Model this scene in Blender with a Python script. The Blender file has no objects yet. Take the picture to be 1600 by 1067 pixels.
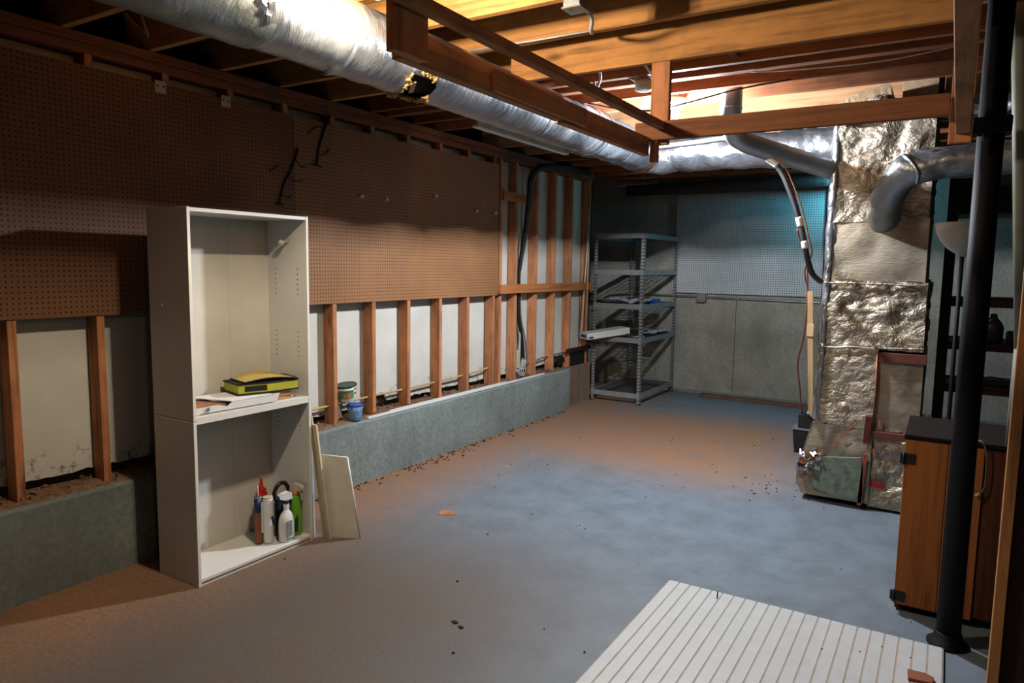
import bpy, bmesh, math, random
from mathutils import Vector, Matrix, noise

random.seed(7)
C = bpy.context.scene.collection
SC = bpy.context.scene

# ------------------------------------------------------------------ camera
cd = bpy.data.cameras.new('camera'); cam = bpy.data.objects.new('camera', cd); C.objects.link(cam)
_r = Vector((0.85007397, 0.52644478, 0.01517015)); _u = Vector((-0.06916179, 0.08303117, 0.99414409)); _f = Vector((-0.52210237, 0.84614521, -0.1069925))
cam.matrix_world = Matrix(((_r.x, _u.x, -_f.x, 0), (_r.y, _u.y, -_f.y, 0), (_r.z, _u.z, -_f.z, 1.5), (0, 0, 0, 1)))
cd.sensor_fit = 'HORIZONTAL'; cd.sensor_width = 36; cd.lens = 1102.14 / 1600 * 36; cd.clip_start = 0.02
SC.camera = cam

# ------------------------------------------------------------------ world, exposure
w = bpy.data.worlds.new('world'); SC.world = w; w.use_nodes = True
w.node_tree.nodes['Background'].inputs[0].default_value = (0.5, 0.6, 0.8, 1)
w.node_tree.nodes['Background'].inputs[1].default_value = 0.0
SC.view_settings.view_transform = 'Standard'; SC.view_settings.look = 'None'
SC.cycles.diffuse_bounces = 1; SC.view_settings.gamma = 1; SC.view_settings.use_curve_mapping = False
SC.view_settings.exposure = 1.3

# bare bulbs that light the room, the corner and rear ones added unseen (each gets its bulb and holder further down)
def bulb_light(name, loc, col, watt, r=0.040):
    l = bpy.data.lights.new(name, 'POINT'); l.color = col; l.energy = watt; l.shadow_soft_size = r
    o = bpy.data.objects.new(name, l); C.objects.link(o); o.location = loc
    return o
LAMP_NEAR = Vector((-1.735, 1.90, 2.428)); LAMP_FAR = Vector((-1.515, 4.34, 2.445)); ADDED_CORNER = Vector((-1.00, 7.97, 2.42)); ADDED_FILL = Vector((1.35, -0.45, 2.40))
bulb_light('near_bulb_light', LAMP_NEAR, (1.0, 0.85, 0.64), 74)
bulb_light('far_bulb_light', LAMP_FAR, (0.82, 0.90, 1.0), 240)
bulb_light('added_corner_light', ADDED_CORNER, (0.14, 0.72, 1.0), 15)  # unseen source added for the cyan glow on the far pegboard
bulb_light('added_fill_light', ADDED_FILL, (1.0, 0.84, 0.68), 13)  # weak unseen fill light added near the camera end

# ------------------------------------------------------------------ colour and materials
ALB = 0.76      # reflectance of every diffuse surface relative to the colour read off by eye
def s2l(c, k=None):
    k = ALB if k is None else k
    return tuple(k * ((x / 255) / 12.92 if x / 255 <= 0.04045 else ((x / 255 + 0.055) / 1.055) ** 2.4) for x in c) + (1,)

def newmat(name):
    m = bpy.data.materials.new(name); m.use_nodes = True
    nt = m.node_tree; b = nt.nodes['Principled BSDF']
    return m, nt, b

def N(nt, t, **kw):
    n = nt.nodes.new(t)
    for k, v in kw.items():
        if k.startswith('i_'):
            key = k[2:]
            n.inputs[int(key) if key.isdigit() else key].default_value = v
        else:
            setattr(n, k, v)
    return n

def ramp(nt, fac, stops):
    n = nt.nodes.new('ShaderNodeValToRGB')
    while len(n.color_ramp.elements) > 1: n.color_ramp.elements.remove(n.color_ramp.elements[-1])
    n.color_ramp.elements[0].position = stops[0][0]; n.color_ramp.elements[0].color = stops[0][1]
    for p, c in stops[1:]:
        e = n.color_ramp.elements.new(p); e.color = c
    nt.links.new(fac, n.inputs[0]); return n

def mix(nt, fac, a, b, mode='MIX'):
    n = nt.nodes.new('ShaderNodeMix'); n.data_type = 'RGBA'; n.blend_type = mode
    for s, v in ((n.inputs[0], fac), (n.inputs[6], a), (n.inputs[7], b)):
        if isinstance(v, (int, float, tuple)): s.default_value = v
        else: nt.links.new(v, s)
    return n.outputs[2]

def coords(nt, scale=(1, 1, 1)):
    g = nt.nodes.new('ShaderNodeNewGeometry')
    m = nt.nodes.new('ShaderNodeMapping'); m.inputs['Scale'].default_value = scale
    nt.links.new(g.outputs['Position'], m.inputs[0]); return m.outputs[0]

def noisen(nt, vec, scale, detail=4, rough=0.6, dist=0.0):
    n = N(nt, 'ShaderNodeTexNoise'); n.inputs['Scale'].default_value = scale; n.inputs['Detail'].default_value = detail
    n.inputs['Roughness'].default_value = rough; n.inputs['Distortion'].default_value = dist
    nt.links.new(vec, n.inputs['Vector']); return n.outputs['Fac']

def bump(nt, b, h, strength, dist):
    n = N(nt, 'ShaderNodeBump'); n.inputs['Strength'].default_value = strength; n.inputs['Distance'].default_value = dist
    nt.links.new(h, n.inputs['Height']); nt.links.new(n.outputs[0], b.inputs['Normal']); return n

MATS = {}
def plain(name, rgb, rough=0.6, metal=0.0, var=0.08, scale=14, bmp=0.15, spec=0.4):
    if name in MATS: return MATS[name]
    m, nt, b = newmat(name)
    v = coords(nt); f = noisen(nt, v, scale)
    c = s2l(rgb)
    lo = tuple(x * (1 - var * 2) for x in c[:3]) + (1,); hi = tuple(min(1, x * (1 + var)) for x in c[:3]) + (1,)
    r = ramp(nt, f, [(0.3, lo), (0.7, hi)])
    nt.links.new(r.outputs[0], b.inputs['Base Color'])
    b.inputs['Roughness'].default_value = rough; b.inputs['Metallic'].default_value = metal
    b.inputs['Specular IOR Level'].default_value = spec
    if bmp: bump(nt, b, noisen(nt, v, scale * 5), bmp, 0.002)
    MATS[name] = m; return m

def wood(name, rgb, axis, dark=0.55, knots=True, rough=0.75, grime=0.0):
    """grain runs along the axis 0/1/2 in world space"""
    if name in MATS: return MATS[name]
    m, nt, b = newmat(name)
    sc = [16, 16, 16]; sc[axis] = 0.9
    oi = N(nt, 'ShaderNodeObjectInfo')
    add = N(nt, 'ShaderNodeVectorMath', operation='MULTIPLY_ADD')
    v = coords(nt, tuple(sc))
    comb = N(nt, 'ShaderNodeCombineXYZ')
    for i in range(3): nt.links.new(oi.outputs['Random'], comb.inputs[i])
    nt.links.new(comb.outputs[0], add.inputs[0]); add.inputs[1].default_value = (31, 17, 23); nt.links.new(v, add.inputs[2])
    f = noisen(nt, add.outputs[0], 1.6, 5, 0.6, 1.2)
    c = s2l(rgb)
    lo = tuple(x * dark for x in c[:3]) + (1,); hi = tuple(min(1, x * 1.18) for x in c[:3]) + (1,)
    r = ramp(nt, f, [(0.32, lo), (0.5, c), (0.7, hi)])
    col = r.outputs[0]
    if knots:
        vo = N(nt, 'ShaderNodeTexVoronoi'); vo.inputs['Scale'].default_value = 1.0
        s2 = [5, 5, 5]; s2[axis] = 1.6
        mv = coords(nt, tuple(s2)); nt.links.new(mv, vo.inputs['Vector'])
        kr = ramp(nt, vo.outputs['Distance'], [(0.03, (0, 0, 0, 1)), (0.11, (1, 1, 1, 1))])
        col = mix(nt, kr.outputs[0], tuple(x * 0.35 for x in c[:3]) + (1,), col)
    # board to board difference
    mr = N(nt, 'ShaderNodeMapRange'); mr.inputs[3].default_value = 0.80; mr.inputs[4].default_value = 1.12
    nt.links.new(oi.outputs['Random'], mr.inputs[0])
    hs = N(nt, 'ShaderNodeHueSaturation'); nt.links.new(mr.outputs[0], hs.inputs['Value']); nt.links.new(col, hs.inputs['Color'])
    col = hs.outputs[0]
    if grime:
        gf = noisen(nt, coords(nt, (3, 3, 3)), 2.2, 6)
        gr = ramp(nt, gf, [(0.45, (0, 0, 0, 1)), (0.7, (grime, grime, grime, 1))])
        col = mix(nt, gr.outputs[0], col, s2l((70, 62, 55)))
    nt.links.new(col, b.inputs['Base Color'])
    b.inputs['Roughness'].default_value = rough; b.inputs['Specular IOR Level'].default_value = 0.25
    bump(nt, b, f, 0.25, 0.003)
    MATS[name] = m; return m

def foil(name, rgb, rough=0.3, scale=9.0, stretch=(1, 1, 1), strength=0.5, dirt=0.25, dist=0.02, dirtcol=(120, 105, 85)):
    if name in MATS: return MATS[name]
    m, nt, b = newmat(name)
    v = coords(nt, stretch)
    a = noisen(nt, v, scale, 5, 0.65, 0.6)
    vo = N(nt, 'ShaderNodeTexVoronoi'); vo.feature = 'DISTANCE_TO_EDGE'; vo.inputs['Scale'].default_value = scale * 1.7
    nt.links.new(v, vo.inputs['Vector'])
    fine = noisen(nt, v, scale * 9, 3, 0.6)
    ma = N(nt, 'ShaderNodeMath', operation='MULTIPLY_ADD'); nt.links.new(vo.outputs['Distance'], ma.inputs[0]); ma.inputs[1].default_value = 0.45; nt.links.new(a, ma.inputs[2])
    mb = N(nt, 'ShaderNodeMath', operation='MULTIPLY_ADD'); nt.links.new(fine, mb.inputs[0]); mb.inputs[1].default_value = 0.12; nt.links.new(ma.outputs[0], mb.inputs[2])
    bump(nt, b, mb.outputs[0], strength, dist)
    d = noisen(nt, coords(nt), 3.1, 6, 0.7)
    dr = ramp(nt, d, [(0.42, (0, 0, 0, 1)), (0.68, (dirt, dirt, dirt, 1))])
    col = mix(nt, dr.outputs[0], s2l(rgb, 1), s2l(dirtcol, 1))
    nt.links.new(col, b.inputs['Base Color'])
    sub = N(nt, 'ShaderNodeMath', operation='MULTIPLY_ADD'); nt.links.new(dr.outputs[0], sub.inputs[0]); sub.inputs[1].default_value = -0.9; sub.inputs[2].default_value = 0.96
    nt.links.new(sub.outputs[0], b.inputs['Metallic'])
    rr = N(nt, 'ShaderNodeMath', operation='MULTIPLY_ADD'); nt.links.new(dr.outputs[0], rr.inputs[0]); rr.inputs[1].default_value = 0.6; rr.inputs[2].default_value = rough
    nt.links.new(rr.outputs[0], b.inputs['Roughness'])
    MATS[name] = m; return m

def concrete(name, rgb, stain=None, stain_amt=0.5, scale=1.4, speck=0.5, stretch=(1, 1, 1)):
    if name in MATS: return MATS[name]
    m, nt, b = newmat(name)
    v = coords(nt, stretch); f = noisen(nt, v, scale, 8, 0.65, 0.3); g = noisen(nt, coords(nt), 42, 3)
    c = s2l(rgb)
    r = ramp(nt, f, [(0.3, tuple(x * 0.7 for x in c[:3]) + (1,)), (0.52, c), (0.72, tuple(min(1, x * 1.25) for x in c[:3]) + (1,))])
    col = r.outputs[0]
    gr = ramp(nt, g, [(0.35, (1 - speck * .5,) * 3 + (1,)), (0.6, (1, 1, 1, 1))])
    col = mix(nt, 1.0, col, gr.outputs[0], 'MULTIPLY')
    if stain:
        sf = noisen(nt, coords(nt, (1, 1, 0.35)), 2.6, 7, 0.7)
        sr = ramp(nt, sf, [(0.48, (0, 0, 0, 1)), (0.66, (stain_amt,) * 3 + (1,))])
        col = mix(nt, sr.outputs[0], col, s2l(stain))
    nt.links.new(col, b.inputs['Base Color']); b.inputs['Roughness'].default_value = 0.85
    b.inputs['Specular IOR Level'].default_value = 0.25
    bump(nt, b, g, 0.25, 0.004)
    MATS[name] = m; return m

def floor_mat():
    m, nt, b = newmat('painted_floor')
    c1 = coords(nt); big = noisen(nt, c1, 0.9, 6, 0.6, 0.4); mid = noisen(nt, c1, 4.5, 8, 0.72, 0.3); fine = noisen(nt, c1, 60, 3, 0.6)
    paint = ramp(nt, mid, [(0.3, s2l((104, 112, 120))), (0.55, s2l((122, 132, 142))), (0.75, s2l((134, 143, 152)))])
    sep = N(nt, 'ShaderNodeSeparateXYZ'); nt.links.new(c1, sep.inputs[0])
    def mr(src, a, bb, lo=0.0, hi=1.0):
        n = N(nt, 'ShaderNodeMapRange'); n.interpolation_type = 'SMOOTHSTEP'
        n.inputs[1].default_value = a; n.inputs[2].default_value = bb; n.inputs[3].default_value = lo; n.inputs[4].default_value = hi
        nt.links.new(src, n.inputs[0]); return n.outputs[0]
    def mul(a, bb, op='MULTIPLY'):
        n = N(nt, 'ShaderNodeMath', operation=op); n.use_clamp = True
        for i, s in enumerate((a, bb)):
            if isinstance(s, (int, float)): n.inputs[i].default_value = s
            else: nt.links.new(s, n.inputs[i])
        return n.outputs[0]
    # red clay dust: a drift along the foot of the ledge, a broad fan before the far shelves, a brown near-left film, darkened partly for vignetting
    drift = mr(sep.outputs[0], -2.35, -3.3)
    fan = mul(mr(sep.outputs[1], 4.3, 5.4), mul(mr(sep.outputs[1], 7.6, 6.5), mr(sep.outputs[0], -0.4, -1.5)))
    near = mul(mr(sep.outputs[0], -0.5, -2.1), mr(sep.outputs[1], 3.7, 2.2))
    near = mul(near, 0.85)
    tot = mul(mul(drift, 0.95), mul(fan, 0.95), 'MAXIMUM')
    k = mul(tot, mr(mid, 0.25, 0.60, 0.55, 1.0))
    dust = ramp(nt, fine, [(0.3, s2l((146, 104, 74))), (0.7, s2l((182, 134, 96)))])
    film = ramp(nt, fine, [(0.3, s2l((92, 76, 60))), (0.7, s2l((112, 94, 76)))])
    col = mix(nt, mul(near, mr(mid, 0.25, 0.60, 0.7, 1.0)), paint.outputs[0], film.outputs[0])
    col = mix(nt, k, col, dust.outputs[0])
    # a brush of scuffs and speckles
    sp = ramp(nt, noisen(nt, c1, 95, 2, 0.5), [(0.70, (0, 0, 0, 1)), (0.76, (0.55, 0.55, 0.55, 1))])
    col = mix(nt, sp.outputs[0], col, s2l((92, 70, 56)))
    nt.links.new(col, b.inputs['Base Color'])
    rg = N(nt, 'ShaderNodeMath', operation='MULTIPLY_ADD'); nt.links.new(k, rg.inputs[0]); rg.inputs[1].default_value = 0.35; rg.inputs[2].default_value = 0.5
    nt.links.new(rg.outputs[0], b.inputs['Roughness']); b.inputs['Specular IOR Level'].default_value = 0.35
    bump(nt, b, fine, 0.2, 0.003)
    return m

def pegmat(name, rgb, ax, pitch=0.0235, hole=0.17, holecol=(14, 8, 6)):
    """hardboard drilled with a square grid of holes; ax = the two world axes of its face"""
    m, nt, b = newmat(name)
    g = N(nt, 'ShaderNodeNewGeometry'); sep = N(nt, 'ShaderNodeSeparateXYZ'); nt.links.new(g.outputs['Position'], sep.inputs[0])
    sq = []
    for a in ax:
        d = N(nt, 'ShaderNodeMath', operation='DIVIDE'); nt.links.new(sep.outputs[a], d.inputs[0]); d.inputs[1].default_value = pitch
        fr = N(nt, 'ShaderNodeMath', operation='FRACT'); nt.links.new(d.outputs[0], fr.inputs[0])
        sb = N(nt, 'ShaderNodeMath', operation='SUBTRACT'); nt.links.new(fr.outputs[0], sb.inputs[0]); sb.inputs[1].default_value = 0.5
        p = N(nt, 'ShaderNodeMath', operation='MULTIPLY'); nt.links.new(sb.outputs[0], p.inputs[0]); nt.links.new(sb.outputs[0], p.inputs[1]); sq.append(p)
    ad = N(nt, 'ShaderNodeMath', operation='ADD'); nt.links.new(sq[0].outputs[0], ad.inputs[0]); nt.links.new(sq[1].outputs[0], ad.inputs[1])
    lt = N(nt, 'ShaderNodeMath', operation='LESS_THAN'); nt.links.new(ad.outputs[0], lt.inputs[0]); lt.inputs[1].default_value = hole * hole
    c = s2l(rgb); f = noisen(nt, coords(nt), 2.0, 6)
    r = ramp(nt, f, [(0.3, tuple(x * 0.82 for x in c[:3]) + (1,)), (0.7, tuple(min(1, x * 1.12) for x in c[:3]) + (1,))])
    nt.links.new(mix(nt, lt.outputs[0], r.outputs[0], s2l(holecol)), b.inputs['Base Color'])
    b.inputs['Roughness'].default_value = 0.65; b.inputs['Specular IOR Level'].default_value = 0.3
    return m

def stained_white():
    m, nt, b = newmat('stained_white_panel')
    g = N(nt, 'ShaderNodeNewGeometry'); sep = N(nt, 'ShaderNodeSeparateXYZ'); nt.links.new(g.outputs['Position'], sep.inputs[0])
    n1 = noisen(nt, coords(nt), 16, 6, 0.75)
    mr = N(nt, 'ShaderNodeMapRange'); mr.inputs[1].default_value = 0.78; mr.inputs[2].default_value = 0.46
    nt.links.new(sep.outputs[2], mr.inputs[0])
    ma = N(nt, 'ShaderNodeMath', operation='MULTIPLY_ADD'); nt.links.new(mr.outputs[0], ma.inputs[0]); ma.inputs[1].default_value = 0.22; nt.links.new(n1, ma.inputs[2])
    k = ramp(nt, ma.outputs[0], [(0.70, (0, 0, 0, 1)), (0.82, (.85, .85, .85, 1))])
    base = ramp(nt, noisen(nt, coords(nt), 3, 5), [(0.3, s2l((220, 214, 200))), (0.7, s2l((238, 233, 222)))])
    sp = ramp(nt, noisen(nt, coords(nt), 30, 2), [(0.74, (0, 0, 0, 1)), (0.78, (0.6, 0.6, 0.6, 1))])
    col = mix(nt, sp.outputs[0], base.outputs[0], s2l((120, 92, 70)))
    nt.links.new(mix(nt, k.outputs[0], col, s2l((66, 58, 44))), b.inputs['Base Color'])
    b.inputs['Roughness'].default_value = 0.7; b.inputs['Specular IOR Level'].default_value = 0.2
    return m

def dotted_steel():
    """galvanised slotted angle: a row of punched holes up the post"""
    m, nt, b = newmat('slotted_steel')
    g = N(nt, 'ShaderNodeNewGeometry'); sep = N(nt, 'ShaderNodeSeparateXYZ'); nt.links.new(g.outputs['Position'], sep.inputs[0])
    d = N(nt, 'ShaderNodeMath', operation='DIVIDE'); nt.links.new(sep.outputs[2], d.inputs[0]); d.inputs[1].default_value = 0.036
    fr = N(nt, 'ShaderNodeMath', operation='FRACT'); nt.links.new(d.outputs[0], fr.inputs[0])
    lt = N(nt, 'ShaderNodeMath', operation='LESS_THAN'); nt.links.new(fr.outputs[0], lt.inputs[0]); lt.inputs[1].default_value = 0.34
    nt.links.new(mix(nt, lt.outputs[0], s2l((158, 160, 162)), s2l((84, 84, 86))), b.inputs['Base Color'])
    b.inputs['Roughness'].default_value = 0.5; b.inputs['Metallic'].default_value = 0.3
    return m

SY = wood('stud_wood', (214, 142, 96), 2, grime=0.35)
JX = wood('joist_wood', (224, 156, 88), 0, grime=0.3)
JY = wood('rail_wood', (214, 150, 104), 1, grime=0.5)
JL = wood('pale_joist_wood', (190, 140, 98), 0)
PLY = wood('plate_wood', (150, 90, 58), 1, grime=0.5)
SUB = wood('subfloor_wood', (96, 64, 44), 0, knots=False)
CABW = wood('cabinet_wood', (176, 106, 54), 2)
DARKW = wood('dark_brown_wood', (52, 28, 20), 2, knots=False)
DARKWX = wood('dark_shelf_wood', (58, 36, 28), 0, knots=False)
LATH = wood('lath_wood', (200, 160, 110), 1, knots=False)
PALEW = wood('pale_stick_wood', (214, 176, 130), 2, knots=False)
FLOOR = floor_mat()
LEDGE = concrete('ledge_concrete', (148, 156, 150), stain=(114, 122, 120), stain_amt=0.45)
WALLC = concrete('wall_concrete', (190, 186, 172), stain=(150, 144, 130), stain_amt=0.6, scale=1.8)
WALLD = concrete('dark_concrete', (92, 88, 82))
RUSTC = concrete('rust_stained_concrete', (146, 128, 110), stain=(140, 88, 58), stain_amt=0.7, stretch=(9, 9, 0.6), scale=1.0)
DIRT = plain('clay_dirt', (150, 112, 84), 0.95, var=0.3, scale=40, bmp=0.6)
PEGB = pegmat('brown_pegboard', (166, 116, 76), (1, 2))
PEGD = pegmat('shade_darkened_pegboard', (136, 92, 62), (1, 2))  # left board darkened to stand for the shade on that wall
PEGW = pegmat('white_pegboard', (206, 208, 208), (0, 2), pitch=0.0255, hole=0.2, holecol=(34, 34, 38))
WPAN = stained_white()
LAM = plain('white_laminate', (246, 242, 232), 0.38, var=0.03, scale=3, bmp=0.0)
LAMD = plain('laminate_underside', (238, 230, 214), 0.5, var=0.05, scale=4, bmp=0.0)
WHITE = plain('white_plastic', (246, 246, 242), 0.35, var=0.03, bmp=0)
IVORY = plain('ivory_plastic', (214, 200, 172), 0.45, var=0.04, bmp=0)
CARD = plain('white_cardboard', (246, 244, 238), 0.7, var=0.04, bmp=0.05)
PAPER = plain('white_paper', (226, 228, 230), 0.8, var=0.04, bmp=0.3)
INK = plain('printed_ink', (56, 56, 62), 0.8, var=0.3, scale=120, bmp=0)
BLACK = plain('black_paint', (15, 15, 19), 0.62, var=0.1, bmp=0.1, spec=.2)
BLKP = plain('black_rubber', (18, 18, 20), 0.55, bmp=0.05)
STEEL = plain('galvanised_steel', (168, 172, 176), 0.38, metal=0.85, var=0.12, scale=22, bmp=0.05)
RACKM = plain('rack_beam_grey', (158, 160, 160), 0.5, metal=0.2, var=0.06, bmp=0)
WIREM = plain('rack_wire', (84, 84, 84), 0.5, metal=0.5, bmp=0)
SLOT = dotted_steel()
BROWNP = plain('brown_tube_label', (150, 84, 56), 0.5, bmp=0)
NAVY = plain('navy_blue_plastic', (28, 44, 92), 0.4, bmp=0)
RED = plain('red_plastic', (206, 26, 28), 0.35, bmp=0)
DRED = plain('dark_red_tape', (150, 34, 40), 0.5, var=0.15)
ORANGE = plain('orange_plastic', (236, 140, 40), 0.4, bmp=0)
LIME = plain('lime_green_plastic', (120, 190, 30), 0.3, var=0.04, bmp=0)
DGREEN = plain('dark_green_plastic', (34, 70, 40), 0.4, bmp=0)
LGREEN = plain('label_green', (92, 160, 96), 0.5, bmp=0)
SALMON = plain('label_salmon', (230, 150, 120), 0.5, bmp=0)
BLUE = plain('bright_blue_plastic', (30, 96, 190), 0.35, bmp=0)
BLUEW = plain('blue_mottled_label', (130, 165, 205), 0.5, var=0.35, scale=70, bmp=0)
YEL = plain('yellow_fabric', (196, 190, 50), 0.7, var=0.08, bmp=0.3)
TANF = plain('tan_lining', (206, 176, 96), 0.7, bmp=0.2)
BLKF = plain('black_fabric', (24, 22, 24), 0.8, bmp=0.3)
PURPLE = plain('purple_label', (92, 62, 110), 0.5, bmp=0)
GREYL = plain('grey_label', (150, 154, 152), 0.6, var=0.25, scale=90, bmp=0)
LAMPSH = plain('frosted_bowl', (206, 200, 186), 0.4, var=0.02, bmp=0)
INSUL = plain('grey_green_insulation', (122, 134, 120), 0.9, var=0.25, scale=24, bmp=0.6)
YFLUFF = plain('yellow_insulation', (206, 170, 104), 0.95, var=0.25, scale=60, bmp=0.8)
HOLLOW = plain('duct_hollow', (22, 18, 20), 0.9, bmp=0.2)
COPPER = plain('copper_foil_tape', (226, 150, 104), 0.3, metal=0.9, bmp=0.3)
COPW = plain('copper_wire', (170, 100, 66), 0.4, metal=0.5, bmp=0)
WIREW = plain('white_cable', (206, 204, 200), 0.5, bmp=0)
LEAF = plain('leaf_debris', (52, 34, 26), 0.9, var=0.3, scale=60)
GROOVE = plain('beige_groove', (216, 196, 174), 0.7, var=0.08, bmp=0)
CEILJ = plain('dark_insulated_pipe', (70, 60, 56), 0.75, var=0.3, scale=30, bmp=0.5)
FDUCT = foil('ribbed_duct_foil', (150, 156, 164), 0.28, 10, (0.9, 5.0, 0.9), 0.45, 0.30, 0.012, (150, 140, 124))
FDUST = foil('dusty_duct_foil', (128, 134, 134), 0.42, 12, (1, 1.4, 1), 0.35, 0.75, 0.01, (96, 92, 82))
FCROSS = foil('bright_duct_foil', (176, 184, 194), 0.28, 8, (1, 1, 1), 0.5, 0.12, 0.02)
FPLEN = foil('crumpled_plenum_foil', (172, 162, 144), 0.36, 8, (1, 1, 1.3), 0.8, 0.55, 0.03, (122, 104, 82))
FFLAT = foil('smooth_plenum_foil', (164, 154, 136), 0.42, 16, (1, 1, 3.5), 0.3, 0.6, 0.01, (138, 116, 92))
FBROWN = foil('brown_foil_facing', (176, 150, 118), 0.5, 10, (1, 1, 1), 0.4, 0.7, 0.02, (128, 98, 70))
GALV = foil('galvanised_duct', (170, 178, 186), 0.4, 26, (1, 1, 1), 0.12, 0.2, 0.004, (110, 112, 112))

def emit(name, rgb, s):
    m, nt, b = newmat(name); b.inputs['Base Color'].default_value = rgb + (1,)
    b.inputs['Emission Color'].default_value = rgb + (1,); b.inputs['Emission Strength'].default_value = s
    MATS[name] = m; return m
EWARM = emit('lit_warm_bulb', (1.0, 0.86, 0.66), 14); ECOOL = emit('lit_cool_bulb', (0.86, 0.93, 1.0), 22); ECYAN = emit('lit_blue_bulb', (0.55, 0.85, 1.0), 6)

# ------------------------------------------------------------------ mesh builder
class MB:
    def __init__(s): s.v = []; s.f = []; s.m = []; s.sm = []
    def add(s, vs, fs, mi=0, smooth=False, M=None):
        n = len(s.v)
        s.v += [tuple(M @ Vector(p)) if M else tuple(p) for p in vs]
        for f in fs: s.f.append(tuple(n + i for i in f)); s.m.append(mi); s.sm.append(smooth)
        return s
    def box(s, x0, x1, y0, y1, z0, z1, mi=0, c=0.0, M=None):
        if c > 0 and min(x1 - x0, y1 - y0, z1 - z0) > 2.2 * c:
            bm = bmesh.new(); bmesh.ops.create_cube(bm, size=1)
            for v in bm.verts: v.co = Vector(((x0 + x1) / 2 + v.co.x * (x1 - x0), (y0 + y1) / 2 + v.co.y * (y1 - y0), (z0 + z1) / 2 + v.co.z * (z1 - z0)))
            bmesh.ops.bevel(bm, geom=list(bm.edges), offset=c, segments=1, affect='EDGES')
            bm.verts.index_update()
            s.add([v.co.copy() for v in bm.verts], [[v.index for v in f.verts] for f in bm.faces], mi, False, M); bm.free()
            return s
        vs = [(x, y, z) for x in (x0, x1) for y in (y0, y1) for z in (z0, z1)]
        return s.add(vs, [(0, 1, 3, 2), (4, 6, 7, 5), (0, 4, 5, 1), (2, 3, 7, 6), (0, 2, 6, 4), (1, 5, 7, 3)], mi, False, M)
    def tube(s, pts, r, n=10, mi=0, caps=True, rz=None):
        pts = [Vector(p) for p in pts]; rs = r if isinstance(r, (list, tuple)) else [r] * len(pts)
        t = [(pts[min(i + 1, len(pts) - 1)] - pts[max(i - 1, 0)]).normalized() for i in range(len(pts))]
        a = Vector((0, 0, 1)) if abs(t[0].z) < 0.9 else Vector((1, 0, 0))
        u = t[0].cross(a).normalized(); vs = []
        for i, p in enumerate(pts):
            u = (u - t[i] * u.dot(t[i])).normalized(); w_ = t[i].cross(u)
            for k in range(n):
                an = 2 * math.pi * k / n; rr = rs[i] * (1 if rz is None else rz(i, an))
                vs.append(p + (u * math.cos(an) + w_ * math.sin(an)) * rr)
        fs = [(i * n + k, i * n + (k + 1) % n, (i + 1) * n + (k + 1) % n, (i + 1) * n + k) for i in range(len(pts) - 1) for k in range(n)]
        s.add(vs, fs, mi, True)
        if caps:
            s.f.append(tuple(len(s.v) - len(vs) + k for k in range(n))[::-1]); s.m.append(mi); s.sm.append(False)
            s.f.append(tuple(len(s.v) - n + k for k in range(n))); s.m.append(mi); s.sm.append(False)
        return s
    def lathe(s, prof, cx=0, cy=0, n=20, mi=0, M=None, sx=1, sy=1, mats=None):
        vs = []; fs = []
        for r, z in prof:
            for k in range(n):
                a = 2 * math.pi * k / n; vs.append((cx + r * sx * math.cos(a), cy + r * sy * math.sin(a), z))
        b0 = len(s.v); s.add(vs, [], mi, True, M)
        for i in range(len(prof) - 1):
            mm = mats[i] if mats else mi
            for k in range(n):
                s.f.append((b0 + i * n + k, b0 + i * n + (k + 1) % n, b0 + (i + 1) * n + (k + 1) % n, b0 + (i + 1) * n + k)); s.m.append(mm); s.sm.append(True)
        s.f.append(tuple(b0 + k for k in range(n))[::-1]); s.m.append(mats[0] if mats else mi); s.sm.append(False)
        s.f.append(tuple(b0 + (len(prof) - 1) * n + k for k in range(n))); s.m.append(mats[-1] if mats else mi); s.sm.append(False)
        return s
    def prism(s, poly, axis, a, b, mi=0, M=None):
        """poly in the two other axes, extruded along axis from a to b"""
        def P(p, t):
            q = [0, 0, 0]; o = [i for i in range(3) if i != axis]; q[o[0]] = p[0]; q[o[1]] = p[1]; q[axis] = t; return q
        n = len(poly); vs = [P(p, a) for p in poly] + [P(p, b) for p in poly]
        fs = [tuple(range(n))[::-1], tuple(range(n, 2 * n))] + [(i, (i + 1) % n, n + (i + 1) % n, n + i) for i in range(n)]
        return s.add(vs, fs, mi, False, M)
    def sphere(s, c, r, mi=0, seg=14, rings=8, sz=1.0):
        prof = [(max(1e-4, r * math.sin(math.pi * i / rings)), c[2] - r * sz * math.cos(math.pi * i / rings)) for i in range(rings + 1)]
        return s.lathe(prof, c[0], c[1], seg, mi)

def wloc(o):
    p = Vector((0, 0, 0))
    while o: p += o.location; o = o.parent
    return p

def part(name, mb, mats, parent=None, label=None, kind=None):
    me = bpy.data.meshes.new(name)
    me.from_pydata([tuple(v) for v in mb.v], [], mb.f)
    if not isinstance(mats, (list, tuple)): mats = [mats]
    for m in mats: me.materials.append(m)
    me.polygons.foreach_set('material_index', mb.m); me.polygons.foreach_set('use_smooth', mb.sm)
    bm = bmesh.new(); bm.from_mesh(me); bmesh.ops.recalc_face_normals(bm, faces=bm.faces[:]); bm.to_mesh(me); bm.free()
    me.update()
    o = bpy.data.objects.new(name, me); C.objects.link(o)
    if parent: o.parent = parent; o.location = -wloc(parent)
    if label: o['label'] = label
    if kind: o['kind'] = kind
    return o

def thing(name, loc, label, cat, group=None):
    o = bpy.data.objects.new(name, None); C.objects.link(o); o.location = loc; o.empty_display_size = 0.1
    o['label'] = label; o['category'] = cat
    if group: o['group'] = group
    return o

def solo(name, mb, mats, label, cat, group=None, kind=None):
    o = part(name, mb, mats); o['label'] = label; o['category'] = cat
    if group: o['group'] = group
    if kind: o['kind'] = kind
    return o

def struct(name, mb, mats):
    return part(name, mb, mats, kind='structure')

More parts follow.
